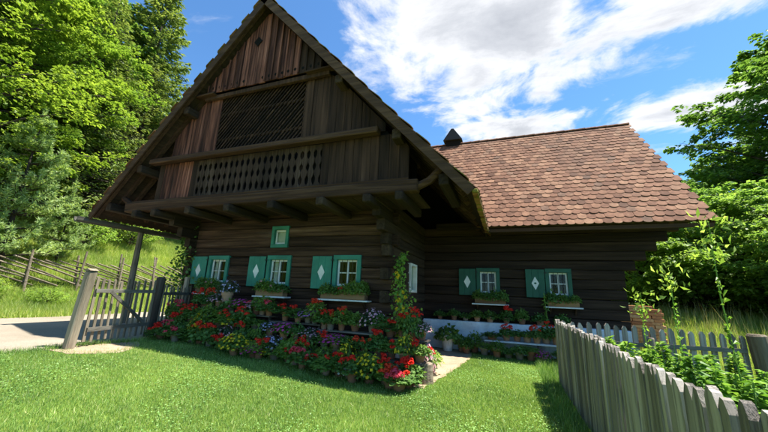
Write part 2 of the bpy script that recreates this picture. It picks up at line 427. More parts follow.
def inpoly(x, y, poly):
    x = np.asarray(x); y = np.asarray(y); c = np.zeros(x.shape, bool); n = len(poly)
    for i in range(n):
        x0, y0 = poly[i]; x1, y1 = poly[(i+1) % n]
        c ^= ((y0 > y) != (y1 > y)) & (x < (x1-x0)*(y-y0)/(y1-y0+1e-12)+x0)
    return c
def road_edge(y): return -7.75+.12*np.sin(y*1.3)+.07*np.sin(y*3.7+1)
def verge_edge(y): return -14.75+.18*np.sin(y*.9+2)+.1*np.sin(y*2.9)
ys = np.arange(-20, 60.1, .25); rows_ = []
nx = 30
for y in ys:
    x0, x1 = verge_edge(y), road_edge(y)
    for k in range(nx+1):
        x = x0+(x1-x0)*k/nx; rows_.append((x, y, gzf(x, y)+.02))
F = [(i*(nx+1)+k, i*(nx+1)+k+1, (i+1)*(nx+1)+k+1, (i+1)*(nx+1)+k) for i in range(len(ys)-1) for k in range(nx)]
tag(link('road', mesh('road', rows_, F, 'gravel', True)), kind='structure')
def patch(name, poly, mat, dz, step=.12):
    """ground patch with a ragged outline, following the terrain"""
    P_ = []
    n = len(poly)
    for i in range(n):
        a = np.array(poly[i]); b = np.array(poly[(i+1) % n]); k = max(1, int(np.linalg.norm(b-a)/step))
        for q in range(k): P_.append(a+(b-a)*q/k + RNG.uniform(-.035, .035, 2))
    bm = bmesh.new(); vs = [bm.verts.new((p[0], p[1], 0)) for p in P_]; f = bm.faces.new(vs)
    bmesh.ops.triangulate(bm, faces=[f])
    for _ in range(2): bmesh.ops.subdivide_edges(bm, edges=[e for e in bm.edges if e.calc_length() > .35], cuts=1, use_grid_fill=True)
    bmesh.ops.triangulate(bm, faces=bm.faces)
    for v in bm.verts: v.co.z = gzf(v.co.x, v.co.y)+dz
    bmesh.ops.recalc_face_normals(bm, faces=bm.faces)
    me = bpy.data.meshes.new(name); bm.to_mesh(me); bm.free(); me.materials.append(MATS[mat])
    o = link(name, me); return tag(o, kind='structure')
PATH = [(-2.45, 6.3), (-1.75, 5.75), (-1.42, 5.98), (-1.28, 6.8), (-1.08, 8.2), (-.92, 9.4), (-.95, 10.1), (-2.45, 10.2)]
patch('path', PATH, 'path_dirt', .008)
DIRT = [(-7.9, 3.75), (-7.2, 3.85), (-6.75, 4.35), (-6.95, 4.9), (-7.6, 5.3), (-7.95, 5.0)]
patch('dirt_patch', DIRT, 'path_dirt', .006)

# ------------------------------------------------------------------ farmhouse
YW = 7.3; XL, XR = -8.95, -2.5            # front log wall of the gabled wing
YE = 10.7; XE = 2.92                      # wall of the side wing and its right corner
AX = -5.9; HW = 5.42; YR = 5.75; ZE = 3.47; ZA = 9.5; PIT = (ZA-ZE)/HW   # main gable roof
EY0 = 9.72; EZ = 3.56; RY = 14.0; RZ = 8.28; EX1 = 4.72                   # side wing roof
YBACK = 20.0
H = thing('farmhouse', (-3, 9, 0), 'old dark log farmhouse with a boarded gable, balcony and red tiled side wing', 'house')

ROW = .267
rows = [2.42+ROW*k for k in range(-8, 5)]     # bottoms; 2.42 is a window top
def logpiece(axis, a0, a1, c, thick, z0, mat, over=.0):
    """hewn squared log: chamfered section with small bends along its length"""
    n = max(2, int((a1-a0)/.7)); V = []; F = []
    z1 = z0+ROW-.008; h = thick/2; b = .02
    sec = [(-h, z0+b), (-h+b, z0), (h-b, z0), (h, z0+b), (h, z1-b), (h-b, z1), (-h+b, z1), (-h, z1-b)]
    wob = RNG.uniform(-.012, .012, (n+1, 3)); base = RNG.uniform(-.012, .012)
    for i in range(n+1):
        a = a0+(a1-a0)*i/n
        for k, (u, z) in enumerate(sec):
            uu = c+u+wob[i, 0]+base; zz = z+wob[i, 1]*.7 + (wob[i, 2]*.4 if k > 3 else 0)
            V.append((a, uu, zz) if axis == 'x' else (uu, a, zz))
    m_ = 8
    for i in range(n):
        for k in range(m_): F.append((i*m_+k, (i+1)*m_+k, (i+1)*m_+(k+1) % m_, i*m_+(k+1) % m_))
    F.append(tuple(range(m_))); F.append(tuple(range(n*m_+m_-1, n*m_-1, -1)))
    if axis == 'y': F = [q[::-1] for q in F]
    return piece('log', V, F, mat, H)
def logwall(axis, lo, hi, c, holes, mat, ext=lambda k: (0, 0)):
    for k, z in enumerate(rows):
        e0, e1 = ext(k); segs = [(lo-e0, hi+e1)]
        for (h0, h1, z0, z1) in holes:
            if z+ROW*.5 > z0 and z+ROW*.5 < z1:
                new = []
                for s0, s1 in segs:
                    if h1 <= s0 or h0 >= s1: new.append((s0, s1)); continue
                    if h0-s0 > .02: new.append((s0, h0))
                    if s1-h1 > .02: new.append((h1, s1))
                segs = new
        for s0, s1 in segs: logpiece(axis, s0, s1, c, .2, z, mat)
WIN = [(-8.12, -7.40), (-6.02, -5.30), (-4.0, -3.28)]   # openings of the three front windows
WZ0, WZ1 = rows[8]-3*ROW, rows[8]
holes = [(a, b, WZ0, WZ1) for a, b in WIN] + [(-5.97, -5.46, rows[9], rows[11])]
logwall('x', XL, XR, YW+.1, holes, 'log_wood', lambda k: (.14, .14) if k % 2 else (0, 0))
EWIN = [(-.83, -.19), (1.10, 1.74)]
def eext(k):
    z = rows[k]
    return (0, .12 if k < 8 else .12+.27*(k-7))
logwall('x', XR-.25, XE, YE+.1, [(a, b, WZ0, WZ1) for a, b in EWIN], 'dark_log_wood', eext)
SW = (8.85, 9.55)
def sext(k): return ((.16 if k % 2 == 0 else -.2) if k < 9 else (.25+.3*(k-9)), 0)
logwall('y', YW, YE, XR-.1, [(SW[0], SW[1], WZ0, WZ1)], 'log_wood_deep', sext)
logwall('y', YW, YBACK, XL+.1, [], 'log_wood_deep', sext)
logwall('y', YE+.2, 17.6, XE-.1, [], 'log_wood_deep', lambda k: (.16 if k % 2 else -.02, 0))
# whitewashed plinth below the side wing, stone footing below the front wall
V, F = bevbox(XR+.05, XE+.05, YE-.38, YE+.12, -.2, .86, .02); piece('plinth', V, F, 'limewash', H)
V, F = bevbox(XL-.05, XR+.05, YW-.04, YW+.3, -.2, rows[0]-.002, .03); piece('footing', V, F, 'stone', H)
V, F = bevbox(XR-.3, XR+.04, YW+.32, YE-.4, -.2, rows[0]-.002, .03); piece('footing', V, F, 'stone', H)
for (x0, x1, y0, y1) in ((XL+.05, XR-.05, YW+.02, YBACK), ):
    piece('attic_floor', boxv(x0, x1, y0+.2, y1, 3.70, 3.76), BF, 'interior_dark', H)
piece('dark_infill', boxv(XL+.25, XR-.25, YW+1.2, YW+1.25, .3, 3.7), BF, 'interior_dark', H)  # near-black sheet, the dark inside behind the panes given as colour
piece('dark_infill', boxv(XL+.25, XE-.25, YE+.6, YE+.65, .1, 3.74), BF, 'interior_dark', H)  # added to stop light coming through the log gaps

def diamond(cx, y, cz, w_, h_, t_): return prism([(cx-w_, cz), (cx, cz-h_), (cx+w_, cz), (cx, cz+h_)], 'y', y, y+t_)
def window(x0, x1, z0, z1, y, paintname, shut, small=False, pale_sheet=False, dot=False):
    """a window in a wall that faces -Y"""
    wz = link('window', None, H, ((x0+x1)/2, y, z0))
    f = .085 if not small else .07
    for (a, b, c, d) in ((x0-.02, x1+.02, z1-f, z1+.03), (x0-.02, x1+.02, z0-.03, z0+f), (x0-.02, x0+f, z0+f, z1-f), (x1-f, x1+.02, z0+f, z1-f)):
        V, F = bevbox(a, b, y-.045, y+.10, c, d, .006); piece('frame', V, F, paintname, wz)
    ix0, ix1, iz0, iz1 = x0+f, x1-f, z0+f, z1-f; s = .048
    for (a, b, c, d) in ((ix0, ix1, iz1-s, iz1), (ix0, ix1, iz0, iz0+s), (ix0, ix0+s, iz0+s, iz1-s), (ix1-s, ix1, iz0+s, iz1-s)):
        V, F = bevbox(a+.001, b-.001, y+.035, y+.075, c+.001, d-.001, .004); piece('sash', V, F, 'white_paint', wz)
    if not small:
        mx = (ix0+ix1)/2
        V, F = bevbox(mx-.022, mx+.022, y+.030, y+.08, iz0+s, iz1-s, .004); piece('mullion', V, F, 'white_paint', wz)
        mz = iz0+(iz1-iz0)*.5
        for a, b in ((ix0+s, mx-.022), (mx+.022, ix1-s)):
            V, F = bevbox(a, b, y+.04, y+.07, mz-.012, mz+.012, .003); piece('glazing_bar', V, F, 'white_paint', wz)
        for a, b in ((ix0+s, mx-.022), (mx+.022, ix1-s)):
            for c, d in ((iz0+s, mz-.012), (mz+.012, iz1-s)):
                piece('pane', boxv(a, b, y+.052, y+.056, c, d), BF, 'pane_glass', wz)
        if pale_sheet:  # off-white sheet stands in for the lit inner reveal
            n = 12; V = []; F = []
            cx1 = mx-.03
            for i in range(n+1):
                x = ix0+.02+(cx1-ix0-.02)*i/n; yy = y+.13+.015*math.sin(i*1.9)
                V += [(x, yy, iz0-.02), (x, yy, iz1+.02)]
            F = [(2*i, 2*i+2, 2*i+3, 2*i+1) for i in range(n)]
            piece('pale_sheet', V, F, 'off_white', wz)
    else:
        piece('pane', boxv(ix0+s, ix1-s, y+.052, y+.056, iz0+s, iz1-s), BF, 'pane_glass', wz)
        piece('pale_sheet', boxv(ix0, ix1-.1, y+.10, y+.105, iz0, iz1), BF, 'off_white', wz)
    if not small:  # iron grille of upright bars
        for k in range(3):
            x = ix0+(ix1-ix0)*(k+1)/4
            V, F = tube([(x, y-.005, iz0-.01), (x, y-.005, iz1+.01)], .006, 6); piece('bar', V, F, 'iron', wz)
    if shut:
        sx0, sx1 = shut
        sh = link('shutter', None, H, ((sx0+sx1)/2, y, z0))
        wd = (sx1-sx0)/3
        for k in range(3):
            V, F = bevbox(sx0+k*wd+.001, sx0+(k+1)*wd-.001, y-.075, y-.05, z0, z1, .004); piece('board', V, F, paintname, sh)
        for zz in (z0+.07, z1-.12):
            V, F = bevbox(sx0+.02, sx1-.02, y-.0495, y-.03, zz, zz+.05, .004); piece('batten', V, F, paintname, sh)
        V, F = diamond((sx0+sx1)/2, y-.0815, (z0+z1)/2, .10, .19, .006); piece('diamond', V, F, 'white_paint', sh)
        if dot:
            V, F = prism([((sx0+sx1)/2+.035*math.cos(a), (z0+z1)/2+.028*math.sin(a)) for a in np.linspace(0, 2*math.pi, 12, endpoint=False)], 'y', y-.0865, y-.082)
            piece('diamond_dot', V, F, 'deep_green_paint', sh)
        for zz in (z0+.1, z1-.1):
            V, F = bevbox(sx1-.02, x0+.02, y-.092, y-.083, zz-.012, zz+.012, .002); piece('hinge', V, F, 'iron', sh)
for i, (a, b) in enumerate(WIN): window(a, b, WZ0, WZ1, YW, 'green_paint', (a-.60, a-.04), pale_sheet=i < 2)
window(-5.97, -5.46, rows[9], rows[11], YW, 'green_paint', None, small=True)
for i, (a, b) in enumerate(EWIN): window(a, b, WZ0, WZ1, YE, 'deep_green_paint', (a-.55, a-.04), dot=i == 1)
piece('gap_blocker', boxv(1.85, XE-.21, YE+.215, YE+.235, .3, 3.74), BF, 'interior_dark', H)  # added dark sheet, shuts off sky showing between the logs
piece('gap_blocker', boxv(XE-.225, XE-.205, YE+.24, 17.4, .3, 3.74), BF, 'interior_dark', H)
# window in the short return wall (faces +X)
wz = link('window', None, H, (XR, SW[0], WZ0))
for (a, b, c, d) in ((SW[0], SW[1], WZ1-.07, WZ1), (SW[0], SW[1], WZ0, WZ0+.07), (SW[0], SW[0]+.07, WZ0+.07, WZ1-.07), (SW[1]-.07, SW[1], WZ0+.07, WZ1-.07)):
    V, F = bevbox(XR-.1, XR+.05, a, b, c, d, .005); piece('frame', V, F, 'white_paint', wz)
piece('pane', boxv(XR-.06, XR-.055, SW[0]+.07, SW[1]-.07, WZ0+.07, WZ1-.07), BF, 'pane_glass', wz)
piece('pale_sheet', boxv(XR-.12, XR-.115, SW[0]+.03, SW[1]-.03, WZ0+.03, WZ1-.03), BF, 'off_white', wz)
# sill boards that carry the window boxes
SILLS = [(-8.28, -7.30, YW, 'white_paint'), (-6.18, -5.18, YW, 'white_paint'), (-4.25, -2.95, YW, 'white_paint'), (-.98, .06, YE, 'old_white_paint'), (1.0, 1.93, YE, 'old_white_paint')]
ZS = 1.385
for x0, x1, y, mt_ in SILLS:
    s = link('sill', None, H, ((x0+x1)/2, y, ZS))
    V, F = bevbox(x0, x1, y-.30, y-.012, ZS-.035, ZS, .005); piece('sill_board', V, F, mt_, s)
    for bx in (x0+.15, x1-.15):
        V, F = prism([(y-.24, ZS-.037), (y-.012, ZS-.037), (y-.012, ZS-.22)], 'x', bx-.02, bx+.02); piece('sill_bracket', V, F, 'beam_wood', s)

# ---- gable: balcony, boards, lattice
YB = 6.2
def roofz(x, th=.22): return ZA-abs(x-AX)*PIT-th
def plank(x0, x1, z0, z1a, z1b, y, th, mat, name='plank', cut=None, parent=H):
    out_ = [(x0, z0), (x1, z0), (x1, z1b), (x0, z1a)]
    V, F = prism(out_, 'y', y, y+th)
    V[:4] += RNG.uniform(-.003, .003, (4, 3)); return piece(name, V, F, mat, parent)
# beams of the balcony
V, F = bevbox(-10.2, -1.55, YB-.24, YB-.02, 3.55, 3.80, .02, .01); piece('beam', V, F, 'beam_wood', H)
V, F = bevbox(-10.0, -1.75, YB-.20, YB-.06, 3.80, 3.86, .01, .006); piece('beam', V, F, 'beam_wood', H)
V, F = bevbox(-9.55, -2.45, YB-.26, YB-.06, 4.95, 5.10, .02, .012); piece('rail', V, F, 'beam_wood', H)
V, F = bevbox(-7.95, -3.85, YB-.12, YB-.03, 6.78, 6.90, .01, .01); piece('beam', V, F, 'dark_plank_wood', H)
x = -10.1
while x < -1.7:          # floor boards seen from below
    V, F = bevbox(x, x+.235, YB-.02, YW+.1, 3.56, 3.60, .006, .003); piece('floor_board', V, F, 'roof_deck_wood', H); x += .243
for x in (-9.6, -8.85, -7.6, -6.3, -5.0, -3.7, -2.6, -1.9):
    V, F = bevbox(x-.09, x+.09, YB-.34, YW+.1, 3.36, 3.54, .02, .006); piece('joist', V, F, 'log_wood_deep', H)
# bottom band: boards, cut-out balusters, boards
x = -9.35
while x < -1.85:
    wd = RNG.uniform(.17, .24)
    if -7.95 < x < -3.95: x = -3.93 if x < -7.0 else x
    zt = min(4.98, roofz(x+wd/2, .3))
    za, zb = min(4.97, roofz(x, .3)), min(4.97, roofz(x+wd, .3))
    if zb > 3.95 and za > 3.95:
        warm = x < -8.0
        plank(x, x+wd-.008, 3.82, za, zb, YB-.02+RNG.uniform(-.008, .012), .025, 'red_plank_wood' if warm and RNG.random() < .75 else 'dark_plank_wood')
    x += wd
def baluster_outline(cx, z0, z1, wd):
    """flat sawn baluster: waists and lobes mirrored left and right"""
    prof = [(0, .5), (.10, .5), (.16, .26), (.24, .20), (.32, .42), (.40, .5), (.48, .26), (.53, .22), (.60, .44), (.68, .5), (.76, .24), (.84, .22), (.90, .5), (1, .5)]
    L_ = [(cx-wd*p, z0+(z1-z0)*t_) for t_, p in prof]; R_ = [(cx+wd*p, z0+(z1-z0)*t_) for t_, p in prof]
    V = []; F = []; n = len(prof)
    for yy in (0, .025):
        for (lx, lz), (rx, rz) in zip(L_, R_): V += [(lx, yy, lz), (rx, yy, rz)]
    for i in range(n-1):
        a = 2*i; F.append((a, a+1, a+3, a+2)); b = 2*n+a; F.append((b+2, b+3, b+1, b))
        F.append((a+2, 2*n+a+2, 2*n+a, a)); F.append((a+1, 2*n+a+1, 2*n+a+3, a+3))
    return np.array(V), F
V, F = baluster_outline(0, 0, 1.12, .178); bal_me = mesh('baluster', V, F, 'baluster_wood')
nb = 22; bw = (7.95-3.93)/nb
for k in range(nb): link('baluster', bal_me, H, (-7.95+bw*(k+.5), YB-.02, 3.84), scale=(bw/.184, 1, 1.0))
# middle band: boards left, lattice, boards right
x = -9.0
while x < -2.55:
    wd = RNG.uniform(.18, .26)
    if -7.5 < x < -4.6: x = -4.55
    za, zb = min(6.85, roofz(x, .3)), min(6.85, roofz(x+wd, .3))
    if za > 5.12 and zb > 5.12:
        plank(x, x+wd-.008, 5.08, za, zb, YB+.0+RNG.uniform(-.008, .012), .025, 'red_plank_wood' if x < -7 else 'dark_plank_wood')
    x += wd
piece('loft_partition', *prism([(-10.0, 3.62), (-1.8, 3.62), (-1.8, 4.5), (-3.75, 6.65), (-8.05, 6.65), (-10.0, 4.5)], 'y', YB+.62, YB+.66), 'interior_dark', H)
piece('attic_infill', *prism([(AX-HW+.3, 3.77), (AX+HW-.12, 3.77), (AX, ZA-.38)], 'y', YE+.5, YE+.54), 'interior_dark', H)  # added dark infill, blocks the sky seen through the open attic
piece('rear_gable', *prism([(AX-HW+.3, 3.77), (AX+HW-.3, 3.77), (AX, ZA-.38)], 'y', YBACK-.4, YBACK-.36), 'dark_plank_wood', H)
x0, x1, z0, z1 = -7.48, -4.6, 5.1, 6.86
k = 0; s_ = -7.48-1.65
while s_ < -4.6:          # slanted lattice slats, clipped to the opening
    pts = []
    sl_ = 1.12          # dz/dx
    a = max(s_, x0); b = min(s_+(z1-z0)/sl_, x1)
    if b-a > .12:
        za = z0+(a-s_)*sl_; zb = z0+(b-s_)*sl_
        d = Vector((b-a, 0, zb-za)).normalized(); nrm = Vector((-d.z, 0, d.x))*.017
        A = Vector((a, YB+.02, za)); B = Vector((b, YB+.02, zb)); th = Vector((0, .022, 0))
        vs = [A-nrm, B-nrm, B+nrm, A+nrm]; vs += [v+th for v in vs]
        piece('slat', [tuple(v) for v in vs], [(0, 1, 2, 3), (7, 6, 5, 4), (0, 4, 5, 1), (1, 5, 6, 2), (2, 6, 7, 3), (3, 7, 4, 0)], 'dark_plank_wood', H)
    s_ += .125
for zz in (5.5, 6.3):
    V, F = bevbox(x0, x1, YB+.045, YB+.09, zz, zz+.07, .006); piece('lattice_rail', V, F, 'dark_plank_wood', H)
for x in (-7.52, -4.56):
    V, F = bevbox(x-.06, x+.06, YB+.03, YB+.15, 3.82, 6.9, .01); piece('post', V, F, 'dark_plank_wood', H)
# top triangle, set forward, near-black discs and a diamond give the shade of its holes as colour
YT = YB-.16
x = -8.15; k = 0
while x < -3.5:
    wd = RNG.uniform(.19, .25)
    za, zb = roofz(x, .26), roofz(x+wd, .26)
    xm = x+wd/2
    if za > 7.0 and zb > 7.0:
        mt_ = 'red_plank_wood' if xm < -4.7 else 'dark_plank_wood'
        yy = YT-.02+RNG.uniform(-.012, .012)
        if x < -6.12 < x+wd or (x < -6.3 < x+wd):   # vent board: two pieces above and below the diamond
            plank(x, x+wd-.01, 6.93, za, zb, yy, .028, mt_)
        else:
            plank(x, x+wd-.01, 6.93+RNG.uniform(-.01, .01), za, zb, yy, .028, mt_)
            if AX-1.9 < xm < AX+2.0:
                V, F = prism([(xm+.038*math.cos(a), 7.08+.045*math.sin(a)) for a in np.linspace(0, 2*math.pi, 10, endpoint=False)], 'y', yy-.0045, yy+.01)
                piece('hole', V, F, 'interior_dark', H)  # dark disc laid on the uncut board as the hole's shade
    x += wd
piece('vent_shade', *prism([(-6.34, 8.28), (-6.2, 8.12), (-6.06, 8.28), (-6.2, 8.44)], 'y', YT-.036, YT-.022), 'interior_dark', H)  # dark diamond laid on the boards as the opening's shade
for x in np.arange(-7.95, -3.7, .215):      # narrow battens over the joints
    zt = roofz(x, .28)
    if zt > 7.1 and not -6.45 < x < -5.98: plank(x-.022, x+.022, 6.94, zt-.02, zt-.02, YT-.064, .026, 'red_plank_wood' if x < -4.6 else 'dark_plank_wood', 'batten')
V, F = bevbox(-8.45, -7.5, YT-.09, YT+.10, 6.86, 6.925, .008, .01); piece('lath', V, F, 'beam_wood', H)
V, F = bevbox(-4.5, -3.65, YT-.09, YT+.10, 6.88, 6.93, .008, .01); piece('lath', V, F, 'beam_wood', H)
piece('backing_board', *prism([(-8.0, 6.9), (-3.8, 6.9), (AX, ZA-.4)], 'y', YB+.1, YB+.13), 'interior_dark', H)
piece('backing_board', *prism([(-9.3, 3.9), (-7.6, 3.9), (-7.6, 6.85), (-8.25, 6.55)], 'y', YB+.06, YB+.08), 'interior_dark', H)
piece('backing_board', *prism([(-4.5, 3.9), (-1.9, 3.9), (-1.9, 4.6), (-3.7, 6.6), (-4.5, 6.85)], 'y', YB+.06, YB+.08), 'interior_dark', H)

# ---- roofs
def slab(pts, th):
    """thick plate under a planar quad (list of 3-D points, counter-clockwise from above)"""
    pts = [Vector(p) for p in pts]; n = (pts[1]-pts[0]).cross(pts[2]-pts[0]).normalized()
    if n.z < 0: pts = pts[::-1]; n = -n
    V = [tuple(p) for p in pts]+[tuple(p-n*th) for p in pts]; k = len(pts)
    F = [tuple(range(k)), tuple(range(2*k-1, k-1, -1))]+[(i, i+k, (i+1) % k + k, (i+1) % k) for i in range(k)]
    return np.array(V), F
roof = link('roof', None, H, (AX, YR, ZA)); tag(roof, 'steep main roof with moss along its right eave')
for sgn in (-1, 1):
    ex = AX+sgn*HW
    V, F = slab([(AX, YR+.02, ZA), (AX, YBACK, ZA), (ex, YBACK, ZE), (ex, YR+.02, ZE)], .05); piece('deck', V, F, 'roof_deck_wood', roof)
    sl_ = math.hypot(HW, ZA-ZE)
    for yy in list(np.arange(YR+.10, YW+.3, .34))+list(np.arange(YW+.6, 12, .8)):
        d = Vector((sgn*HW, 0, ZE-ZA)).normalized(); nn = Vector((sgn*(ZA-ZE), 0, HW)).normalized()
        A = Vector((AX+sgn*.05, yy, ZA))-nn*.055; B = A+d*(sl_-.25 if yy > YR+.2 else sl_-.06)
        vs = []
        for p in (A, B):
            for o1, o2 in ((0, -.05), (0, .05), (-.13, .05), (-.13, -.05)): vs.append(tuple(p+nn*o1+Vector((0, o2, 0))))
        piece('rafter', vs, [(0, 1, 2, 3), (7, 6, 5, 4), (0, 4, 5, 1), (1, 5, 6, 2), (2, 6, 7, 3), (3, 7, 4, 0)], 'rafter_wood', roof)
    # verge board along the rake
    d = Vector((sgn*HW, 0, ZE-ZA)).normalized(); nn = Vector((sgn*(ZA-ZE), 0, HW)).normalized()
    A = Vector((AX, 0, ZA))+nn*.01; B = A+d*(sl_+.04)
    vs = []
    for yy in (YR-.02, YR+.018):
        for p, o1 in ((A, 0), (B, 0), (B, -.17), (A, -.17-.05)): q = p+nn*o1; vs.append((q.x, yy, q.z))
    F = [(0, 1, 2, 3), (7, 6, 5, 4), (0, 4, 5, 1), (1, 5, 6, 2), (2, 6, 7, 3), (3, 7, 4, 0)]
    piece('verge_board', vs, F if sgn > 0 else [q[::-1] for q in F], 'rafter_wood', roof)
    # purlin ends carrying the overhang
    for f_ in (.45, .72, .90):
        px, pz = AX+sgn*HW*f_, ZA-(ZA-ZE)*f_-.36
        V, F = bevbox(px-.10, px+.10, YR+.12, YW+.3, pz-.11, pz+.11, .015, .006); piece('purlin', V, F, 'log_wood_deep', roof)
# bieberschwanz tile: flat with a rounded lower end; local x across, y up the slope, z out
TW, TL, TT = .212, .36, .016
arc = [(-TW/2, .075), (-TW*.42, .035), (-TW*.24, .009), (0, 0), (TW*.24, .009), (TW*.42, .035), (TW/2, .075)]
outl = arc+[(TW/2, TL), (-TW/2, TL)]
no = len(outl)
tV = np.array([(x, y, TT) for x, y in outl]+[(x, y, 0) for x, y in outl]); tF = [tuple(range(no))]+[(i+no, (i+1) % no+no, (i+1) % no, i) for i in range(no)]
TILE = mesh('tile', tV, tF, 'roof_tile')
def tile_rows(org, across, up, normal, n_rows, exp_, lo_of, hi_of):
    """yields (matrix, row, position) for each tile of a slope"""
    A = Vector(across).normalized(); U = Vector(up).normalized(); N = Vector(normal).normalized()
    for r_ in range(n_rows):
        s0 = r_*exp_; lo = lo_of(s0); hi = hi_of(s0)
        k0 = math.floor(lo/TW); off = .5 if r_ % 2 else 0
        k = k0
        while (k+off)*TW < hi:
            u = (k+off)*TW
            if u > lo:
                tilt = .075+random.uniform(-.012, .018)
                a2 = A; u2 = (U*math.cos(tilt)-N*math.sin(tilt)); n2 = a2.cross(u2)
                yaw_ = random.gauss(0, .012)
                a3 = a2*math.cos(yaw_)+u2*math.sin(yaw_); u3 = u2*math.cos(yaw_)-a2*math.sin(yaw_)
                p = Vector(org)+A*(u+random.uniform(-.004, .004))+U*(s0+random.uniform(-.012, .008))+N*(.035+random.uniform(0, .008))
                M = Matrix((a3, u3, n2)).transposed().to_4x4(); M.translation = p
                yield M, r_, p
            k += 1
def joined(name, mats, V0, F0, mat, parent):
    V0h = np.hstack([V0, np.ones((len(V0), 1))]); V = np.vstack([(V0h@np.array(M_).T)[:, :3] for M_ in mats])
    F = []
    for i in range(len(mats)):
        o = i*len(V0); F += [tuple(q+o for q in f) for f in F0]
    return tag(piece(name, V, F, mat, parent), kind='stuff')
for sgn in (-1, 1):
    ex = AX+sgn*HW; nn = (sgn*(ZA-ZE), 0, HW); up = (-sgn*HW, 0, ZA-ZE)
    across = (0, sgn, 0)
    org = (ex+sgn*.07, YR-.05 if sgn > 0 else YR-.05, ZE-.07)
    if sgn > 0: lo, hi = (lambda s: 0.1), (lambda s: 9.2)
    else: lo, hi = (lambda s: -6.0), (lambda s: -.1)
    ms = [M_ for M_, r_, p in tile_rows(org, across, up, nn, 31, .265, lo, hi)]
    joined('tile_covering', ms, tV, tF, 'mossy_tile', roof)
# thick mossy tile edge running back along the right eave
for i, yy in enumerate(np.arange(YR, 9.55, .21)):
    V, F = bevbox(AX+HW-.02, AX+HW+.09, yy, yy+.2, ZE-.10+random.uniform(-.01, .01), ZE-.03, .012, .008); piece('eave_tile', V, F, 'mossy_tile', roof)
V, F = tube([(AX, YR, ZA+.03), (AX, YBACK, ZA+.03)], .1, 8); piece('ridge', V, F, 'mossy_tile', roof)

roof2 = link('roof', None, H, (2, EY0, EZ)); tag(roof2, 'red clay tiled roof of the side wing')
SLP = (RZ-EZ)/(RY-EY0); SL2 = math.hypot(RY-EY0, RZ-EZ)
def valley(s): return -(EZ+(RZ-EZ)*s/SL2-ZE)/PIT+(AX+HW)
V, F = slab([(valley(0)+.02, EY0, EZ), (EX1-.02, EY0, EZ), (EX1-.02, RY, RZ), (valley(SL2)+.02, RY, RZ)], .05); piece('deck', V, F, 'roof_deck_wood', roof2)
V, F = slab([(valley(0), 2*RY-EY0, EZ), (EX1-.02, 2*RY-EY0, EZ), (EX1-.02, RY, RZ), (valley(SL2), RY, RZ)], .05); piece('deck', V, F, 'roof_tile', roof2)
mats_all = list(tile_rows((0, EY0-.06, EZ-.06), (1, 0, 0), (0, RY-EY0, RZ-EZ), (0, -(RZ-EZ), RY-EY0), 27, SL2/27*1.004, lambda s: valley(s)-.1, lambda s: EX1-.02))
vis = sorted([q for q in mats_all if q[2].x > -.95], key=lambda q: (q[2]-CAM).length)
single = vis[:300]; sid = set(id(q) for q in single)
for M_, r_, p in single:
    o = bpy.data.objects.new('tile', TILE); C.objects.link(o); o.parent = roof2
    M2 = M_.copy(); M2.translation = p-ORIGIN[roof2]; o.matrix_local = M2
joined('tile_covering', [q[0] for q in mats_all if id(q) not in sid], tV, tF, 'roof_tile', roof2)
x = valley(SL2)-.1       # ridge caps
while x < EX1-.3:
    V = []; F = []; n = 7
    for i, (xx, rr) in enumerate(((x, .105), (x+.40, .125))):
        for k in range(n): a = math.pi*k/(n-1); V.append((xx, RY+rr*math.cos(a), RZ+.01+rr*.75*math.sin(a)))
    F = [(k, k+1, n+k+1, n+k) for k in range(n-1)]+[tuple(range(n))[::-1], tuple(range(n, 2*n))]
    piece('ridge_tile', V, F, 'roof_tile', roof2); x += .37
# eave board, purlins and rake trim of the side wing
V, F = bevbox(valley(0), EX1-.04, EY0+.02, EY0+.06, EZ-.17, EZ-.065, .005); piece('eave_board', V, F, 'rafter_wood', roof2)
for yy, zz, x1 in ((YE+.1, 3.80, EX1-.1), (EY0+.35, 3.68, EX1-.35), (RY, RZ-.3, EX1-.1), (12.3, 6.0, EX1-.1)):
    V, F = bevbox(AX+HW-1.5 if yy < 12 else 0, x1, yy-.09, yy+.09, zz-.11, zz+.08, .012, .006); piece('purlin', V, F, 'dark_log_wood', roof2)
for x in np.arange(-.4, EX1-.2, .62):
    d = Vector((0, RY-EY0, RZ-EZ)).normalized(); nn = Vector((0, -(RZ-EZ), RY-EY0)).normalized()
    A = Vector((x, EY0+.08, EZ+.08*SLP))-nn*.055; B = A+d*2.2; vs = []
    for p in (A, B):
        for o1, o2 in ((0, -.05), (0, .05), (-.12, .05), (-.12, -.05)): vs.append(tuple(p+nn*o1+Vector((o2, 0, 0))))
    piece('rafter', vs, [(0, 3, 2, 1), (4, 5, 6, 7), (1, 5, 4, 0), (2, 6, 5, 1), (3, 7, 6, 2), (0, 4, 7, 3)], 'rafter_wood', roof2)
vs = []
for xx in (EX1-.03, EX1+.0):
    vs += [(xx, EY0-.02, EZ-.0), (xx, EY0+.1, EZ-.13), (xx, RY, RZ-.16), (xx, RY, RZ)]
piece('verge_board', vs, [(0, 1, 2, 3), (7, 6, 5, 4), (0, 4, 5, 1), (1, 5, 6, 2), (2, 6, 7, 3), (3, 7, 4, 0)], 'rafter_wood', roof2)
piece('gable_boarding', *prism([(YE, 3.7), (2*RY-YE, 3.7), (RY, RZ-.35)], 'x', XE-.1, XE-.06), 'dark_plank_wood', H)
# chimney with a steep little cap
cx, cy, cz = -1.98, 14.15, 8.1
ch = link('chimney', None, H, (cx, cy, cz))
V, F = bevbox(cx-.32, cx+.32, cy-.3, cy+.3, cz-.4, cz+.40, .03, .01); piece('stack', V, F, 'interior_dark', ch)
V, F = prism([(cx-.42, cz+.36), (cx+.42, cz+.36), (cx+.05, cz+.90), (cx-.05, cz+.90)], 'y', cy-.42, cy+.42); piece('cap', V, F, 'iron', ch)
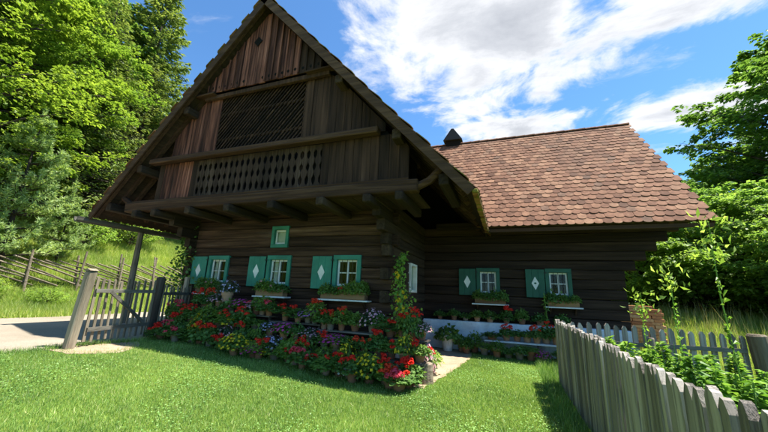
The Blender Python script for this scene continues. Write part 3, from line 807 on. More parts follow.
# braces and brackets under the right eave
for (A, B, r_) in (((-1.75, YB-.12, 3.6), (-1.05, YB-.12, 4.05), .08), ((-9.7, YB-.12, 3.6), (-10.5, YB-.12, 4.0), .08)):
    V, F = tube([A, ((A[0]+B[0])/2+.06, (A[1]+B[1])/2, (A[2]+B[2])/2-.05), B], r_, 6); piece('brace', V, F, 'beam_wood', H)

# wooden gutter along the left eave with a leaning prop
gut = []
for xx, zz in ((-.11, .10), (-.09, 0), (-.04, -.05), (.04, -.05), (.09, 0), (.11, .10), (.08, .10), (.06, .02), (0, -.015), (-.06, .02), (-.08, .10)): gut.append((-11.42+xx, 3.28+zz))
V, F = prism(gut, 'y', 5.5, 9.4); piece('gutter', V, F, 'rail_wood_deep', H)
V, F = tube([(-11.15, 7.2, gzf(-11.15, 7.2)-.05), (-11.25, 7.25, 1.8), (-11.38, 7.32, 3.22)], [.10, .09, .08], 8); piece('prop', V, F, 'gate_wood', H)

# ------------------------------------------------------------------ trees
def rot_h(d, a):
    c, s = np.cos(a), np.sin(a)
    return np.stack([d[..., 0]*c-d[..., 1]*s, d[..., 0]*s+d[..., 1]*c, d[..., 2]], -1)
def broadleaf(seed, Ht, Rd, zb, nbr, ntw, nlf, L, lat=1.0, droop=.35, prof=None, rise=.35):
    """crown of layered, near-horizontal leaf sprays on real limbs; returns trunk mesh, leaf mesh"""
    g = np.random.default_rng(seed)
    t_ = (np.arange(nbr)+.5)/nbr
    t_ = np.clip(t_+g.normal(0, .03, nbr), 0, 1)
    az = np.arange(nbr)*2.39996+g.normal(0, .35, nbr)
    if prof is None: prof = lambda q: (np.sin(np.pi*np.clip(q*.86+.14, 0, 1))**.62)
    reach = Rd*np.maximum(.1, prof(t_))*g.uniform(.72, 1.15, nbr)
    lean = g.normal(0, .03*Ht, 2)
    def axis(z): return np.stack([lean[0]*(z/Ht)**1.5, lean[1]*(z/Ht)**1.5, z], -1)
    bz = zb+t_*(Ht-zb)*.93; bz0 = np.maximum(zb*.7, bz-reach*.45)
    out_ = np.stack([np.cos(az), np.sin(az), np.zeros(nbr)], -1)
    # twig attachment along each limb
    s = np.sqrt(g.uniform(.04, 1, (nbr, ntw)))
    base = axis(bz0)[:, None, :] + out_[:, None, :]*(reach[:, None]*s)[..., None]
    base[..., 2] += reach[:, None]*(rise*1.6*s-droop*s*s) + (bz-bz0)[:, None]*.4*s
    side = np.where(np.arange(ntw) % 2, 1, -1)[None, :]*g.uniform(.25, 1.25, (nbr, ntw))
    tdir = rot_h(np.repeat(out_[:, None, :], ntw, 1), side)
    tlen = (.20*reach[:, None]*(1.25-.6*s)+.28)*g.uniform(.6, 1.25, (nbr, ntw))
    tdir[..., 2] = g.normal(-.06, .16, (nbr, ntw))
    # leaves along each twig, flat spray
    q = np.sqrt(g.uniform(0, 1, (nbr, ntw, nlf)))
    ls = np.where(np.arange(nlf) % 2, 1, -1)*g.uniform(.45, 1.2, (nbr, ntw, nlf))
    pos = base[:, :, None, :]+tdir[:, :, None, :]*(tlen[..., None]*q)[..., None]
    spread = (tlen[..., None]*.42)*(1-q*.75)*g.uniform(0, 1, q.shape)
    sd = rot_h(np.repeat(tdir[:, :, None, :], nlf, 2), np.pi/2*np.sign(ls))
    pos = pos+sd*spread[..., None]*lat
    pos[..., 2] += g.normal(0, .05, q.shape)-spread*.18
    ld = rot_h(np.repeat(tdir[:, :, None, :], nlf, 2), ls); ld[..., 2] += g.normal(-.22, .25, q.shape)
    nr = np.stack([g.normal(0, .38, q.shape), g.normal(0, .38, q.shape), np.ones(q.shape)], -1)
    n = q.size; sz = L*g.uniform(.65, 1.3, n)
    LV = leaves(pos.reshape(-1, 3), ld.reshape(-1, 3), nr.reshape(-1, 3), sz, sz*.72)
    # wood
    zz = np.linspace(-.3, Ht*.92, 9); parts = [tube([tuple(axis(np.array(max(z, 0)))[:2])+(z,) for z in zz], list(np.linspace(.021*Ht, .004*Ht, 9)), 8)]
    for i in range(nbr):
        if reach[i] < .5: continue
        pts = []
        for f_ in (0, .35, .7, 1):
            p = axis(bz0[i])+out_[i]*reach[i]*f_; p = p.copy(); p[2] += reach[i]*(rise*1.6*f_-droop*f_*f_)+(bz[i]-bz0[i])*.4*f_
            pts.append(tuple(p))
        parts.append(tube(pts, [.011*reach[i]+.012, .009*reach[i]+.008, .006*reach[i]+.005, .006], 5, False))
    return merge(parts), LV
def spruce(seed, Ht, Rd, zb, gap=.42, nper=7, nblade=70, droop=.35, L=.26, wd=.05):
    g = np.random.default_rng(seed); B = []; D = []; N = []; Ls = []; parts = []
    parts.append(tube([(0, 0, z) for z in np.linspace(-.3, Ht, 8)], list(np.linspace(.016*Ht, .01, 8)), 7))
    z = zb
    while z < Ht-.3:
        f_ = (Ht-z)/(Ht-zb); rl = Rd*(f_**.85)+.12
        for k in range(nper):
            a = k*2*np.pi/nper+g.uniform(0, 2*np.pi/nper)+z; ln = rl*g.uniform(.7, 1.1)
            o = np.array([np.cos(a), np.sin(a), 0]); zz = z+g.uniform(-.15, .15)
            nb_ = max(8, int(nblade*(ln/Rd)))
            s = np.sqrt(g.uniform(.02, 1, nb_))
            def pt(s_): return np.stack([o[0]*ln*s_, o[1]*ln*s_, zz-droop*ln*s_+ln*.28*s_**3], -1)
            c = pt(s); sg = g.choice([-1, 1], nb_); off = ln*.26*(1.05-s)*g.uniform(0, 1, nb_)
            perp = np.array([-o[1], o[0], 0]); c = c+perp*(sg*off)[:, None]+np.array([0, 0, -1])*(off*.35+g.uniform(0, .12, nb_))[:, None]
            d = o*.75+perp*(sg*.75)[:, None]+np.stack([np.zeros(nb_), np.zeros(nb_), g.normal(-.45, .3, nb_)], -1)
            B.append(c); D.append(d); N.append(np.stack([g.normal(0, .5, nb_), g.normal(0, .5, nb_), np.ones(nb_)], -1)); Ls.append(L*g.uniform(.6, 1.25, nb_))
            if ln > .5: parts.append(tube([tuple(pt(np.array(q))) for q in (0., .5, 1.)], [.012*ln+.008, .009*ln+.004, .004], 4, False))
        z += gap*g.uniform(.85, 1.15)
    B, D, N, Ls = np.vstack(B), np.vstack(D), np.vstack(N), np.concatenate(Ls)
    return merge(parts), leaves(B, D, N, Ls, np.full(len(Ls), wd)*(Ls/L+.4), .03)
def pine(seed, Ht, Rd, gap=.4, nper=8, tuft=34):
    """young pine: open whorls of upswept limbs ending in needle brushes, pale upright candles"""
    g = np.random.default_rng(seed); B = []; D = []; parts = [tube([(0, 0, z) for z in np.linspace(-.2, Ht, 6)], list(np.linspace(.017*Ht, .012, 6)), 7)]
    def brush(p, d, ln, n):
        s = g.uniform(0, 1, n); c = p+d*(ln*s)[:, None]
        r_ = unit(g.normal(0, 1, (n, 3))+d*.9); B.append(c); D.append(r_)
    z = .3
    while z < Ht:
        f_ = (Ht-z)/Ht; rl = Rd*(f_**.8)+.1
        for k in range(nper):
            a = g.uniform(0, 6.283); ln = rl*g.uniform(.65, 1.1); o = np.array([np.cos(a), np.sin(a), 0])
            p0 = np.array([0, 0, z]); p1 = p0+o*ln*.6+np.array([0, 0, ln*.08]); p2 = p0+o*ln+np.array([0, 0, ln*.34])
            parts.append(tube([tuple(p0), tuple(p1), tuple(p2)], [.02, .014, .008], 5, False))
            brush(p1, unit(p2-p1), np.linalg.norm(p2-p1), tuft*2); brush(p2, np.array([0, 0, 1.]), .16, tuft)
            for q in range(3):
                sgn = g.choice([-1, 1]); pq = p0+(p1-p0)*g.uniform(.45, 1)+np.array([0, 0, .03]); dq = unit(rot_h(o, sgn*g.uniform(.5, 1.0))+np.array([0, 0, .35]))
                ls = ln*g.uniform(.22, .42); brush(pq, dq, ls, int(tuft*1.6)); parts.append(tube([tuple(pq), tuple(pq+dq*ls)], [.01, .005], 4, False))
                brush(pq+dq*ls, np.array([0, 0, 1.]), .12, tuft//2)
        z += gap
    brush(np.array([0, 0, Ht-.1]), np.array([0, 0, 1.]), .45, tuft*2)
    B, D = np.vstack(B), np.vstack(D); n = len(B); Ls = g.uniform(.09, .16, n)
    return merge(parts), leaves(B, D, g.normal(0, 1, (n, 3)), Ls, np.full(n, .03), .0)
KINDS = {}
def reg(key, wl, mat, bark='bark'):
    (wv, wf), (lv, lf) = wl
    KINDS[key] = (mesh('trunk', wv, wf, bark, True), mesh('crown', lv, lf, mat))
reg('beech_a', broadleaf(1, 17, 6.4, 1.2, 120, 18, 38, .165, droop=.30), 'beech_leaf')
reg('beech_b', broadleaf(2, 15, 5.6, 1.0, 110, 18, 38, .16, droop=.36), 'beech_leaf')
reg('maple_a', broadleaf(3, 17, 6.6, 1.6, 165, 20, 36, .225, droop=.30, rise=.45), 'maple_leaf')
reg('maple_b', broadleaf(4, 13, 5.0, 1.2, 100, 17, 24, .19, droop=.28, rise=.45), 'maple_leaf')
reg('hazel', broadleaf(5, 5.6, 3.4, .3, 60, 20, 30, .15, droop=.34, prof=lambda q: .35+.75*np.sin(np.pi*np.clip(q*.8+.2, 0, 1)), rise=.45), 'shrub_leaf')
reg('bush', broadleaf(6, 1.5, 1.1, .1, 34, 10, 12, .085, droop=.3, prof=lambda q: np.sqrt(np.clip(1.02-q*q, .03, 1)), rise=.5), 'shrub_leaf')
reg('spruce_a', spruce(7, 21, 3.6, 1.2, .36, 9, 140, L=.30, wd=.07), 'spruce_needle')
reg('spruce_b', spruce(8, 15, 3.9, .6, .36, 9, 90, .28), 'spruce_needle')
reg('pine_a', pine(9, 4.6, 1.7), 'pine_needle')
reg('pine_b', pine(10, 3.6, 1.5, .42), 'pine_needle')
def tree(kind, x, y, label, cat, group, sc=1.0, rz=None, name=None, sz=1.0):
    z = gzf(x, y)-.05
    o = thing(name or 'tree', (x, y, z), label, cat, group)
    o.rotation_euler.z = random.uniform(0, 6.28) if rz is None else rz; o.scale = (sc, sc, sc*sz)
    for nm, me in zip(('trunk', 'crown'), KINDS[kind]):
        c = bpy.data.objects.new(nm, me); C.objects.link(c); c.parent = o
    return o
WG = 'trees on the wooded slope'
L_ = lambda *a, **k: tree(*a, **k)
L_('beech_a', -22.8, 4.6, 'big bright green broadleaf tree at the left edge, above the young pines', 'tree', WG, name='broadleaf_tree', rz=.3)
L_('beech_b', -26.4, 7.8, 'bright green broadleaf tree behind the tallest young pine', 'tree', WG, name='broadleaf_tree', rz=1.9, sc=1.1)
L_('beech_a', -30.0, 7.2, 'tall broadleaf tree in the second row above the left edge tree', 'tree', WG, name='broadleaf_tree', rz=4.0, sc=1.15)
L_('spruce_b', -25.2, 11.4, 'yellow green bushy spruce between the broadleaf trees and the gable roof', 'tree', WG, name='spruce_tree', sc=1.15)
L_('spruce_b', -26.2, 15.2, 'low yellow green spruce whose top meets the left roof edge', 'tree', WG, name='spruce_tree', sc=.95)
L_('spruce_a', -28.0, 16.0, 'tall slender spruce standing against the sky left of the gable', 'tree', WG, name='spruce_tree', sc=1.3, sz=.95)
L_('maple_a', -33.5, 12.0, 'dark leaved tree topping the wooded slope behind the spruces', 'tree', WG, name='broadleaf_tree', sc=1.15)
L_('maple_a', -35.0, 5.0, 'dark leaved tree highest on the slope at the left edge', 'tree', WG, name='broadleaf_tree', sc=1.2)
L_('beech_b', -34.0, 18.0, 'broadleaf tree behind the tall slender spruce', 'tree', WG, name='broadleaf_tree', sc=.95)
L_('spruce_b', -30.5, 22.5, 'spruce low behind the left eave of the house', 'tree', WG, name='spruce_tree', sc=.8)
L_('maple_b', -24.0, -1.5, 'broadleaf tree just outside the left edge of the photo', 'tree', WG, name='broadleaf_tree')
L_('hazel', -27.0, 20.5, 'leafy shrub on the slope under the left eave', 'shrub', 'shrubs on the slope', name='shrub')
L_('hazel', -24.5, 7.0, 'leafy shrub in shade behind the left young pine', 'shrub', 'shrubs on the slope', name='shrub', sc=.8)
L_('bush', -23.5, 14.6, 'small bush on the bright slope behind the gutter prop', 'shrub', 'shrubs on the slope', name='bush', sc=1.3)
L_('bush', -22.6, 11.6, 'small bush on the slope below the gutter end', 'shrub', 'shrubs on the slope', name='bush', sc=1.1)
L_('bush', -18.0, 6.4, 'low bush on the verge in front of the pole fence', 'shrub', 'shrubs on the slope', name='bush', sc=.6)
L_('bush', -17.4, 8.2, 'low bush on the verge right of the first fence post', 'shrub', 'shrubs on the slope', name='bush', sc=.5)
PG = 'young pines by the pole fence'
L_('pine_a', -19.6, 7.3, 'young pale green pine with upright candle tips, tallest of its group', 'tree', PG, name='pine_tree', sc=1.45)
L_('pine_b', -18.9, 5.2, 'smaller young pine at the left edge of the photo', 'tree', PG, name='pine_tree', sc=1.15)
L_('pine_b', -20.2, 9.4, 'smaller young pine right of the tallest one', 'tree', PG, name='pine_tree', sc=.95)
RG = 'trees and shrubs beyond the meadow'
L_('maple_a', 25.5, 33.5, 'tall full crowned tree at the right edge of the photo', 'tree', RG, name='broadleaf_tree', rz=.8, sc=1.5)
L_('maple_a', 22.5, 41.0, 'broadleaf tree left of the tallest right hand tree', 'tree', RG, name='broadleaf_tree', rz=2.2, sc=1.0)
L_('maple_a', 33.0, 38.0, 'dark tree behind the tallest right hand tree', 'tree', RG, name='broadleaf_tree', rz=2.9, sc=1.0)
L_('maple_b', 27.0, 22.0, 'broadleaf tree just outside the right edge of the photo', 'tree', RG, name='broadleaf_tree', rz=5.0)
L_('maple_a', 30.0, 31.0, 'full tree filling the right edge behind the tallest one', 'tree', RG, name='broadleaf_tree', rz=3.4, sc=1.35)
L_('maple_b', 11.0, 29.5, 'low tree far behind the end of the side wing', 'tree', RG, name='broadleaf_tree', rz=1.2, sc=.8)
L_('maple_b', 6.0, 33.0, 'tree hidden mostly behind the side wing', 'tree', RG, name='broadleaf_tree', rz=.2, sc=.75)
for i, (x, y, sc, lb) in enumerate(((6.6, 20.6, 1.0, 'light green shrub beside the dark corner of the side wing'), (8.7, 19.4, 1.0, 'light green shrub with drooping sprays under the roof tip'), (10.6, 18.0, 1.0, 'light green shrub behind the tall weed stalks'), (12.4, 16.4, .95, 'light green shrub at the right edge above the meadow'), (14.4, 14.6, 1.0, 'light green shrub beyond the right edge by the meadow'), (11.2, 22.5, 1.25, 'larger shrub in the second row behind the roof tip'))):
    L_('hazel', x, y, lb, 'shrub', RG, name='shrub', sc=sc)

for x, y, sc, lb in ((10.9, 25.6, .75, 'low shrub closing the gap at the meadow end behind the roof tip'), (9.2, 23.4, .6, 'lowest shrub at the meadow end near the brick pile'), (9.5, 28.5, 1.1, 'shrub closing the far end of the meadow behind the roof tip'), (13.8, 26.0, 1.1, 'shrub in the far row behind the weed stalks'), (17.0, 23.0, 1.1, 'shrub in the far row near the right edge'), (19.5, 19.5, 1.1, 'shrub in the far row outside the right edge'), (6.5, 30.5, 1.0, 'shrub in the far row behind the corner of the side wing'), (15.5, 18.0, .8, 'small shrub filling the gap at the right edge above the meadow')):
    L_('hazel', x, y, lb, 'shrub', RG, name='shrub', sc=sc)

# ------------------------------------------------------------------ fences
def picket_outline(wd, h, th, peak=.055, sk=0):
    pts = [(-wd/2, 0), (wd/2, 0), (wd/2, h-peak), (wd*.18+sk, h-peak*.12), (-wd*.14+sk, h), (-wd/2, h-peak*.8)]
    return pts
PK = []
for q in range(6):
    h = 1.0; V, F = prism(picket_outline(.088+.008*random.uniform(-1, 1), h, .022, random.uniform(.045, .075), random.uniform(-.01, .01)), 'x', -.019, .019)
    V[:, 1] += .004*np.sin(V[:, 2]*7+q); PK.append(mesh('picket', V, F, 'grey_picket_wood'))
def fence_run(nm, A, B, top, label, group, spacing=.108, hvar=.02, posts=(), wmul=1.0, rails=(.32, .86), side=1, mats=PK, bottom=.06):
    A = np.array(A, float); B = np.array(B, float); ln = np.linalg.norm(B-A); d = (B-A)/ln; ang = math.atan2(d[1], d[0])-math.pi/2
    n_ = np.array([-d[1], d[0]])*side
    o = thing(nm, (A[0], A[1], gzf(A[0], A[1])), label, 'fence', group)
    s = .03; k = 0
    while s < ln:
        p = A+d*s; zb = gzf(*p)+bottom+random.uniform(-.02, .02); hh = top(s/ln)-zb+random.uniform(-hvar, hvar)
        c = link('picket', random.choice(mats), o, (p[0], p[1], zb), (random.gauss(0, .012), random.gauss(0, .010), ang+random.gauss(0, .05)), (1, wmul*random.uniform(.9, 1.08), hh))
        s += spacing*random.uniform(.93, 1.08)
    for rz in rails:
        a = A+n_*.032; b = B+n_*.032; za = gzf(*A)+rz; zb = gzf(*B)+rz
        V = []
        for (p, z) in ((a, za), (b, zb)):
            for (u, v) in ((-.018, -.035), (.018, -.035), (.018, .035), (-.018, .035)): V.append((p[0]+n_[0]*u, p[1]+n_[1]*u, z+v))
        piece('rail', V, [(0, 3, 2, 1), (4, 5, 6, 7), (0, 1, 5, 4), (1, 2, 6, 5), (2, 3, 7, 6), (3, 0, 4, 7)], 'rail_wood_deep' if abs(d[1]) > .7 else 'rail_wood', o)
    for (s, r_, h, tl) in posts:
        p = A+d*s+n_*(.05+r_); z = gzf(*p)
        V, F = tube([(p[0], p[1], z-.1), (p[0]+tl*.5, p[1], z+h*.5), (p[0]+tl, p[1], z+h-.02), (p[0]+tl, p[1], z+h)], [r_*1.05, r_, r_*.97, r_*.8], 12); piece('post', V, F, 'stump_wood', o, False)
    return o
FG = 'weathered picket fences round the garden'
fence_run('picket_fence', (.9, 7.55), (.93, 4.28), lambda f: 1.19-.02*f, 'grey weathered picket fence panel nearest the house, bordering the lawn', FG, spacing=.095, posts=((.12, .05, 1.05, 0), (3.2, .05, 1.05, 0)), side=1)
fence_run('picket_fence', (.90, 4.16), (.93, .9), lambda f: 1.155, 'grey weathered picket fence panel nearest the viewer at bottom right', FG, spacing=.094, posts=((.1, .05, 1.0, 0), (1.9, .05, 1.0, 0)), side=1)
fence_run('picket_fence', (1.02, 7.75), (4.0, 8.15), lambda f: 1.17-.10*f, 'grey picket fence across the back of the garden, left of the log post', FG, spacing=.155, posts=((1.5, .05, 1.0, 0),), side=-1, rails=(.3, .84))
fence_run('picket_fence', (4.45, 8.25), (7.6, 8.6), lambda f: 1.05, 'grey picket fence running right from the log post', FG, spacing=.16, side=-1, rails=(.3, .84))
lp = thing('log_post', (4.22, 8.05, gzf(4.22, 8.05)), 'thick round log post where two garden fence panels meet', 'post')
z = gzf(4.22, 8.05)
V, F = tube([(4.22, 8.05, z-.1), (4.19, 8.05, z+.5), (4.14, 8.05, z+1.12), (4.14, 8.05, z+1.15)], [.155, .145, .135, .11], 16); piece('log', V, F, 'stump_wood', lp)

# garden gate on the left with its posts and the short fence to the house
PG_ = [mesh('picket', *prism(picket_outline(.05, 1.0, .02, .03), 'x', -.011, .011), 'gate_wood') for q in range(3)]
z0 = gzf(-7.62, 4.1)
gp = thing('gate_post', (-7.62, 4.06, z0), 'pale leaning squared gate post at the road end of the gate', 'post', 'gate posts')
V, F = bevbox(-7.70, -7.54, 3.98, 4.13, z0-.1, z0+1.42, .02, .006); V[:, 0] += (V[:, 2]-z0)*.05; V[:, 1] += (V[:, 2]-z0)*.03; piece('post_shaft', V, F, 'gate_wood', gp)
V, F = prism([(-7.64, z0+1.415), (-7.45, z0+1.43), (-7.56, z0+1.47)], 'y', 4.02, 4.17); piece('post_cap', V, F, 'gate_wood', gp)
z1 = gzf(-7.98, 5.78)
gp2 = thing('gate_post', (-7.98, 5.78, z1), 'dark round gate post on the house side of the gate', 'post', 'gate posts')
V, F = tube([(-7.98, 5.78, z1-.1), (-7.96, 5.78, z1+.7), (-7.93, 5.8, z1+1.36), (-7.93, 5.8, z1+1.40)], [.11, .105, .10, .06], 10); piece('post_shaft', V, F, 'bark', gp2)
gate = thing('garden_gate', (-7.64, 4.2, z0), 'slatted wooden garden gate with a diagonal brace, open to the gravel road', 'gate')
A = np.array([-7.60, 4.26]); B = np.array([-7.88, 5.64]); d = (B-A)/np.linalg.norm(B-A); ang = math.atan2(d[1], d[0])-math.pi/2
for k in range(11):
    p = A+(B-A)*k/10; link('picket', random.choice(PG_), gate, (p[0], p[1], z0+.10+random.uniform(-.02, .02)), (random.gauss(0, .01), random.gauss(0, .012), ang), (1, random.uniform(.85, 1.15), 1.20+random.uniform(-.04, .04)+(.05 if k < 2 else 0)))
def bar(A, B, w_, t_, mat, parent, nm):
    A = Vector(A); B = Vector(B); d = (B-A).normalized(); sdn = d.cross(Vector((0, 0, 1))).normalized(); u = sdn.cross(d)
    V = [tuple(p+sdn*a*t_/2+u*b*w_/2) for p in (A, B) for a, b in ((-1, -1), (1, -1), (1, 1), (-1, 1))]
    return piece(nm, V, [(0, 3, 2, 1), (4, 5, 6, 7), (0, 1, 5, 4), (1, 2, 6, 5), (2, 3, 7, 6), (3, 0, 4, 7)], mat, parent)
off = .03
for zz in (.32, 1.05): bar((A[0]+off, A[1], z0+zz), (B[0]+off, B[1], z0+zz), .075, .03, 'rail_wood_deep', gate, 'rail')
bar((A[0]+off+.035, A[1]+.25, z0+1.04), (B[0]+off+.035, B[1]-.15, z0+.36), .065, .028, 'rail_wood_deep', gate, 'brace')
sf = thing('slat_fence', (-7.98, 5.9, z1), 'dark slatted fence between the gate and the corner of the house', 'fence')
A = np.array([-8.0, 5.95]); B = np.array([-8.45, 7.1])
for k in range(9):
    p = A+(B-A)*k/8; link('picket', random.choice(PG_), sf, (p[0], p[1], gzf(*p)+.08), (0, random.gauss(0, .015), ang+.1), (1, 1, 1.12+random.uniform(-.04, .04)))
for zz in (.32, 1.0): bar((A[0]+off, A[1], z1+zz), (B[0]+off, B[1], z1+zz), .07, .03, 'rail_wood_deep', sf, 'rail')
V, F = tube([(-8.42, 6.9, z1-.1), (-8.40, 6.9, z1+1.45)], [.08, .07], 8); piece('post', V, F, 'gate_wood', sf)

# slanting pole fence on the bank
pf = thing('pole_fence', (-18.4, 9, gzf(-18.4, 9)), 'rustic fence of slanting poles along the bank behind the road', 'fence')
for y in np.arange(2.5, 18.5, 1.75):
    for dx in (-.09, .09):
        z = gzf(-18.4, y); tl = random.gauss(0, .05)
        V, F = tube([(-18.4+dx, y, z-.1), (-18.4+dx+tl, y+tl, z+1.55+random.uniform(-.1, .2))], [.05, .04], 7); piece('post', V, F, 'pole_wood', pf)
for y in np.arange(.2, 17.6, .5):
    z = gzf(-18.4, y)
    r_ = random.uniform(.03, .042)
    ya, yb = y, y+random.uniform(3.0, 3.6)
    za, zb = z+random.uniform(1.15, 1.3), gzf(-18.4, yb)+random.uniform(.08, .18)
    V, F = tube([(-18.4+random.uniform(-.03, .03), ya, za), (-18.4+random.uniform(-.03, .03), (ya+yb)/2, (za+zb)/2+random.uniform(-.04, .04)), (-18.4+random.uniform(-.03, .03), yb, zb)], [r_, r_, r_*.8], 6); piece('pole', V, F, 'pole_wood', pf)

# brick pile beside the house
bp_ = thing('brick_pile', (3.7, 11.9, gzf(3.7, 11.9)), 'neat pile of orange bricks at the right corner of the side wing', 'bricks')
bm_ = mesh('brick', *bevbox(-.125, .125, -.06, .06, -.0425, .0425, .006, .002), 'brick')
zb0 = gzf(3.7, 11.9)
for r_ in range(16):
    for c_ in range(4):
        for dd in range(2):
            if r_ > 14 and c_ > 2: continue
            link('brick', bm_, bp_, (3.22+c_*.258+(.05 if r_ % 2 else 0)+random.uniform(-.012, .012), 11.85+dd*.13+random.uniform(-.01, .01), zb0+.045+r_*.0885), (0, 0, random.gauss(0, .02)))

# ------------------------------------------------------------------ pots and flowers
def dome(seed, n, size, spread=1.0, asp=.85, low=.0):
    """foliage of unit radius and unit height"""
    g = np.random.default_rng(seed)
    v = unit(g.normal(0, 1, (n, 3))); v[:, 2] = np.abs(v[:, 2])
    r_ = g.uniform(.45, 1.0, n)**.6
    p = v*r_[:, None]; p[:, :2] *= spread*g.uniform(.85, 1.12, (n, 1)); p[:, 2] = p[:, 2]*(1-low)+low*g.uniform(-1, .2, n)
    d = np.stack([v[:, 0], v[:, 1], g.normal(-.1, .35, n)], -1); d = rot_h(d, g.normal(0, .7, n))
    nr = v*.7+np.array([0, -.05, .8])+g.normal(0, .3, (n, 3))
    sz = size*g.uniform(.6, 1.25, n)
    return leaves(p, d, nr, sz, sz*asp)
GER = [mesh('foliage', *dome(20+i, 380, .27, asp=1.0, low=.15), 'geranium_leaf') for i in range(5)]
FINE = [mesh('foliage', *dome(30+i, 520, .22, asp=.45), 'grey_green_leaf') for i in range(3)]
LUSH = [mesh('foliage', *dome(40+i, 420, .30, asp=.6), 'salad_leaf') for i in range(2)]
MIX = [mesh('foliage', *dome(45+i, 420, .26, asp=.7), 'shrub_leaf') for i in range(3)]
def head_mesh(mat, seed, nf=22, size=.62):
    g = np.random.default_rng(seed); v = unit(g.normal(0, 1, (nf, 3))); v[:, 2] = np.abs(v[:, 2])*.95-.15
    B = []; D = []; N = []
    for i in range(nf):
        n_ = unit(v[i]); a = unit(np.cross(n_, [.3, .5, .8])); b = np.cross(n_, a); a0 = g.uniform(0, 6)
        for k in range(5):
            th = a0+k*6.283/5; B.append(v[i]*.85); D.append(a*np.cos(th)+b*np.sin(th)+n_*.35); N.append(n_)
    n = len(B); return mesh('flower', *leaves(np.array(B), np.array(D), np.array(N), np.full(n, size*.62), np.full(n, size*.5), .05), mat)
COL = {'R': ('red', 'petal_red'), 'S': ('scarlet', 'petal_scarlet'), 'K': ('pink red', 'petal_pink_red'), 'P': ('pale pink', 'petal_pink'), 'M': ('magenta', 'petal_magenta'),
       'V': ('violet', 'petal_violet'), 'L': ('lavender', 'petal_lavender'), 'Y': ('yellow', 'petal_yellow'), 'W': ('white', 'petal_white')}
HEAD = {k: [head_mesh(m_, 60+i+ord(k)) for i in range(2)] for k, (nm, m_) in COL.items()}
def sprinkle(mat, seed, n=60, size=.16):
    g = np.random.default_rng(seed); v = unit(g.normal(0, 1, (n, 3))); v[:, 2] = np.abs(v[:, 2]); p = v*g.uniform(.9, 1.12, (n, 1))
    B = []; D = []; N = []
    for i in range(n):
        n_ = unit(v[i]+[0, -.3, .3]); a = unit(np.cross(n_, [.3, .5, .8])); b = np.cross(n_, a)
        for k in range(4): th = k*1.571+i; B.append(p[i]); D.append(a*np.cos(th)+b*np.sin(th)+n_*.15); N.append(n_)
    q = len(B); return mesh('blossoms', *leaves(np.array(B), np.array(D), np.array(N), np.full(q, size*.6), np.full(q, size*.55), .05), mat)
SPR = {k: sprinkle(COL[k][1], 90+ord(k), 75 if k != 'P' else 95) for k in 'YLPW'}
SPR['M'] = sprinkle(COL['M'][1], 91, 110, .2); SPR['W'] = sprinkle(COL['W'][1], 92, 120, .24); SPR['V'] = sprinkle(COL['V'][1], 93, 80, .22)
def potmesh(mat, wob=0):
    prof = [(.62, 0), (.66, .02), (.90, .78), (1.0, .79), (1.03, .82), (1.02, 1.0), (.90, 1.0), (.86, .90), (0.001, .89)]
    return mesh('pot', *lathe(prof, 16), mat, True)
POTS = {'clay': potmesh('terracotta'), 'grey': potmesh('grey_clay'), 'white': potmesh('white_plastic')}
SOIL = mesh('soil', *lathe([(.86, 0), (.86, .06), (0.001, .08)], 12), 'soil')
STEM = mesh('stem', *tube([(0, 0, 0), (.05, 0, .5), (0, 0, 1)], [.012, .01, .008], 4, False), 'geranium_leaf')
def potted(x, y, z, col, h, pot='clay', pr=None, ph=None, rad=None, nheads=None, foliage=None, name='potted_plant', spread=1.0):
    pr = pr or random.uniform(.085, .115); ph = ph or min(random.uniform(.15, .2), max(.10, h*.62))
    o = thing(name, (x, y, z), None, 'flower pot')
    o.rotation_euler.z = random.uniform(-.5, .5)
    link('pot', POTS[pot], o, (x, y, z), None, (pr, pr, ph))
    link('soil', SOIL, o, (x, y, z+ph*.86), None, (pr, pr, pr))
    rad = rad or random.uniform(.23, .31); top = max(h-.02, ph+.11)
    fol = foliage or (FINE if col in 'LP' else MIX if col in 'YMW' else random.choice((GER, GER, MIX)))
    fz = ph*random.uniform(.78, 1.0)
    link('foliage', random.choice(fol), o, (x, y, z+fz), (0, 0, random.uniform(0, 6.28)), (rad*spread, rad*spread, top-fz))
    if col in SPR and col not in 'RSK':
        tag(link('blossoms', SPR[col], o, (x, y, z+fz), (0, 0, random.uniform(0, 6.28)), (rad*1.02*spread, rad*1.02*spread, (top-fz)*1.06)), kind='stuff')
    elif col in HEAD:
        for k in range(nheads or random.randint(5, 10)):
            a = random.uniform(-2.7, -.4) if k else -1.57; r_ = rad*random.uniform(.25, .95) if k else rad*.35
            zz = z+fz+(top-fz)*math.sqrt(max(0, 1-(r_/rad)**2*.75))+random.uniform(-.02, .05)
            hx, hy = x+r_*math.cos(a), y+r_*math.sin(a); hr = random.uniform(.034, .062)
            link('flower', random.choice(HEAD[col]), o, (hx, hy, zz), (random.gauss(.35, .2), random.gauss(0, .2), random.uniform(0, 6)), (hr, hr, hr*.85))
            link('stem', STEM, o, (hx, hy, zz-.14), None, (.3, .3, .14))
    return o
ROWS = [(5.95, 0.0), (6.3, .36), (6.65, .70), (6.98, 1.02)]
SEG = [(-7.85, -6.5), (-6.5, -5.15), (-5.15, -3.8), (-3.8, -2.45), (-2.45, -1.45)]
def standz(x, row):
    if row == 0: return gzf(x, ROWS[0][0])+.004
    for a, b in SEG:
        if a <= x <= b: return gzf((a+b)/2, 6.3)+ROWS[row][1]
    return gzf(x, 6.3)+ROWS[row][1]
SN = ['flower stand section nearest the gate', 'flower stand section under the first front window', 'flower stand section under the middle front window', 'flower stand section under the third front window', 'flower stand section rounding the house corner by the path']
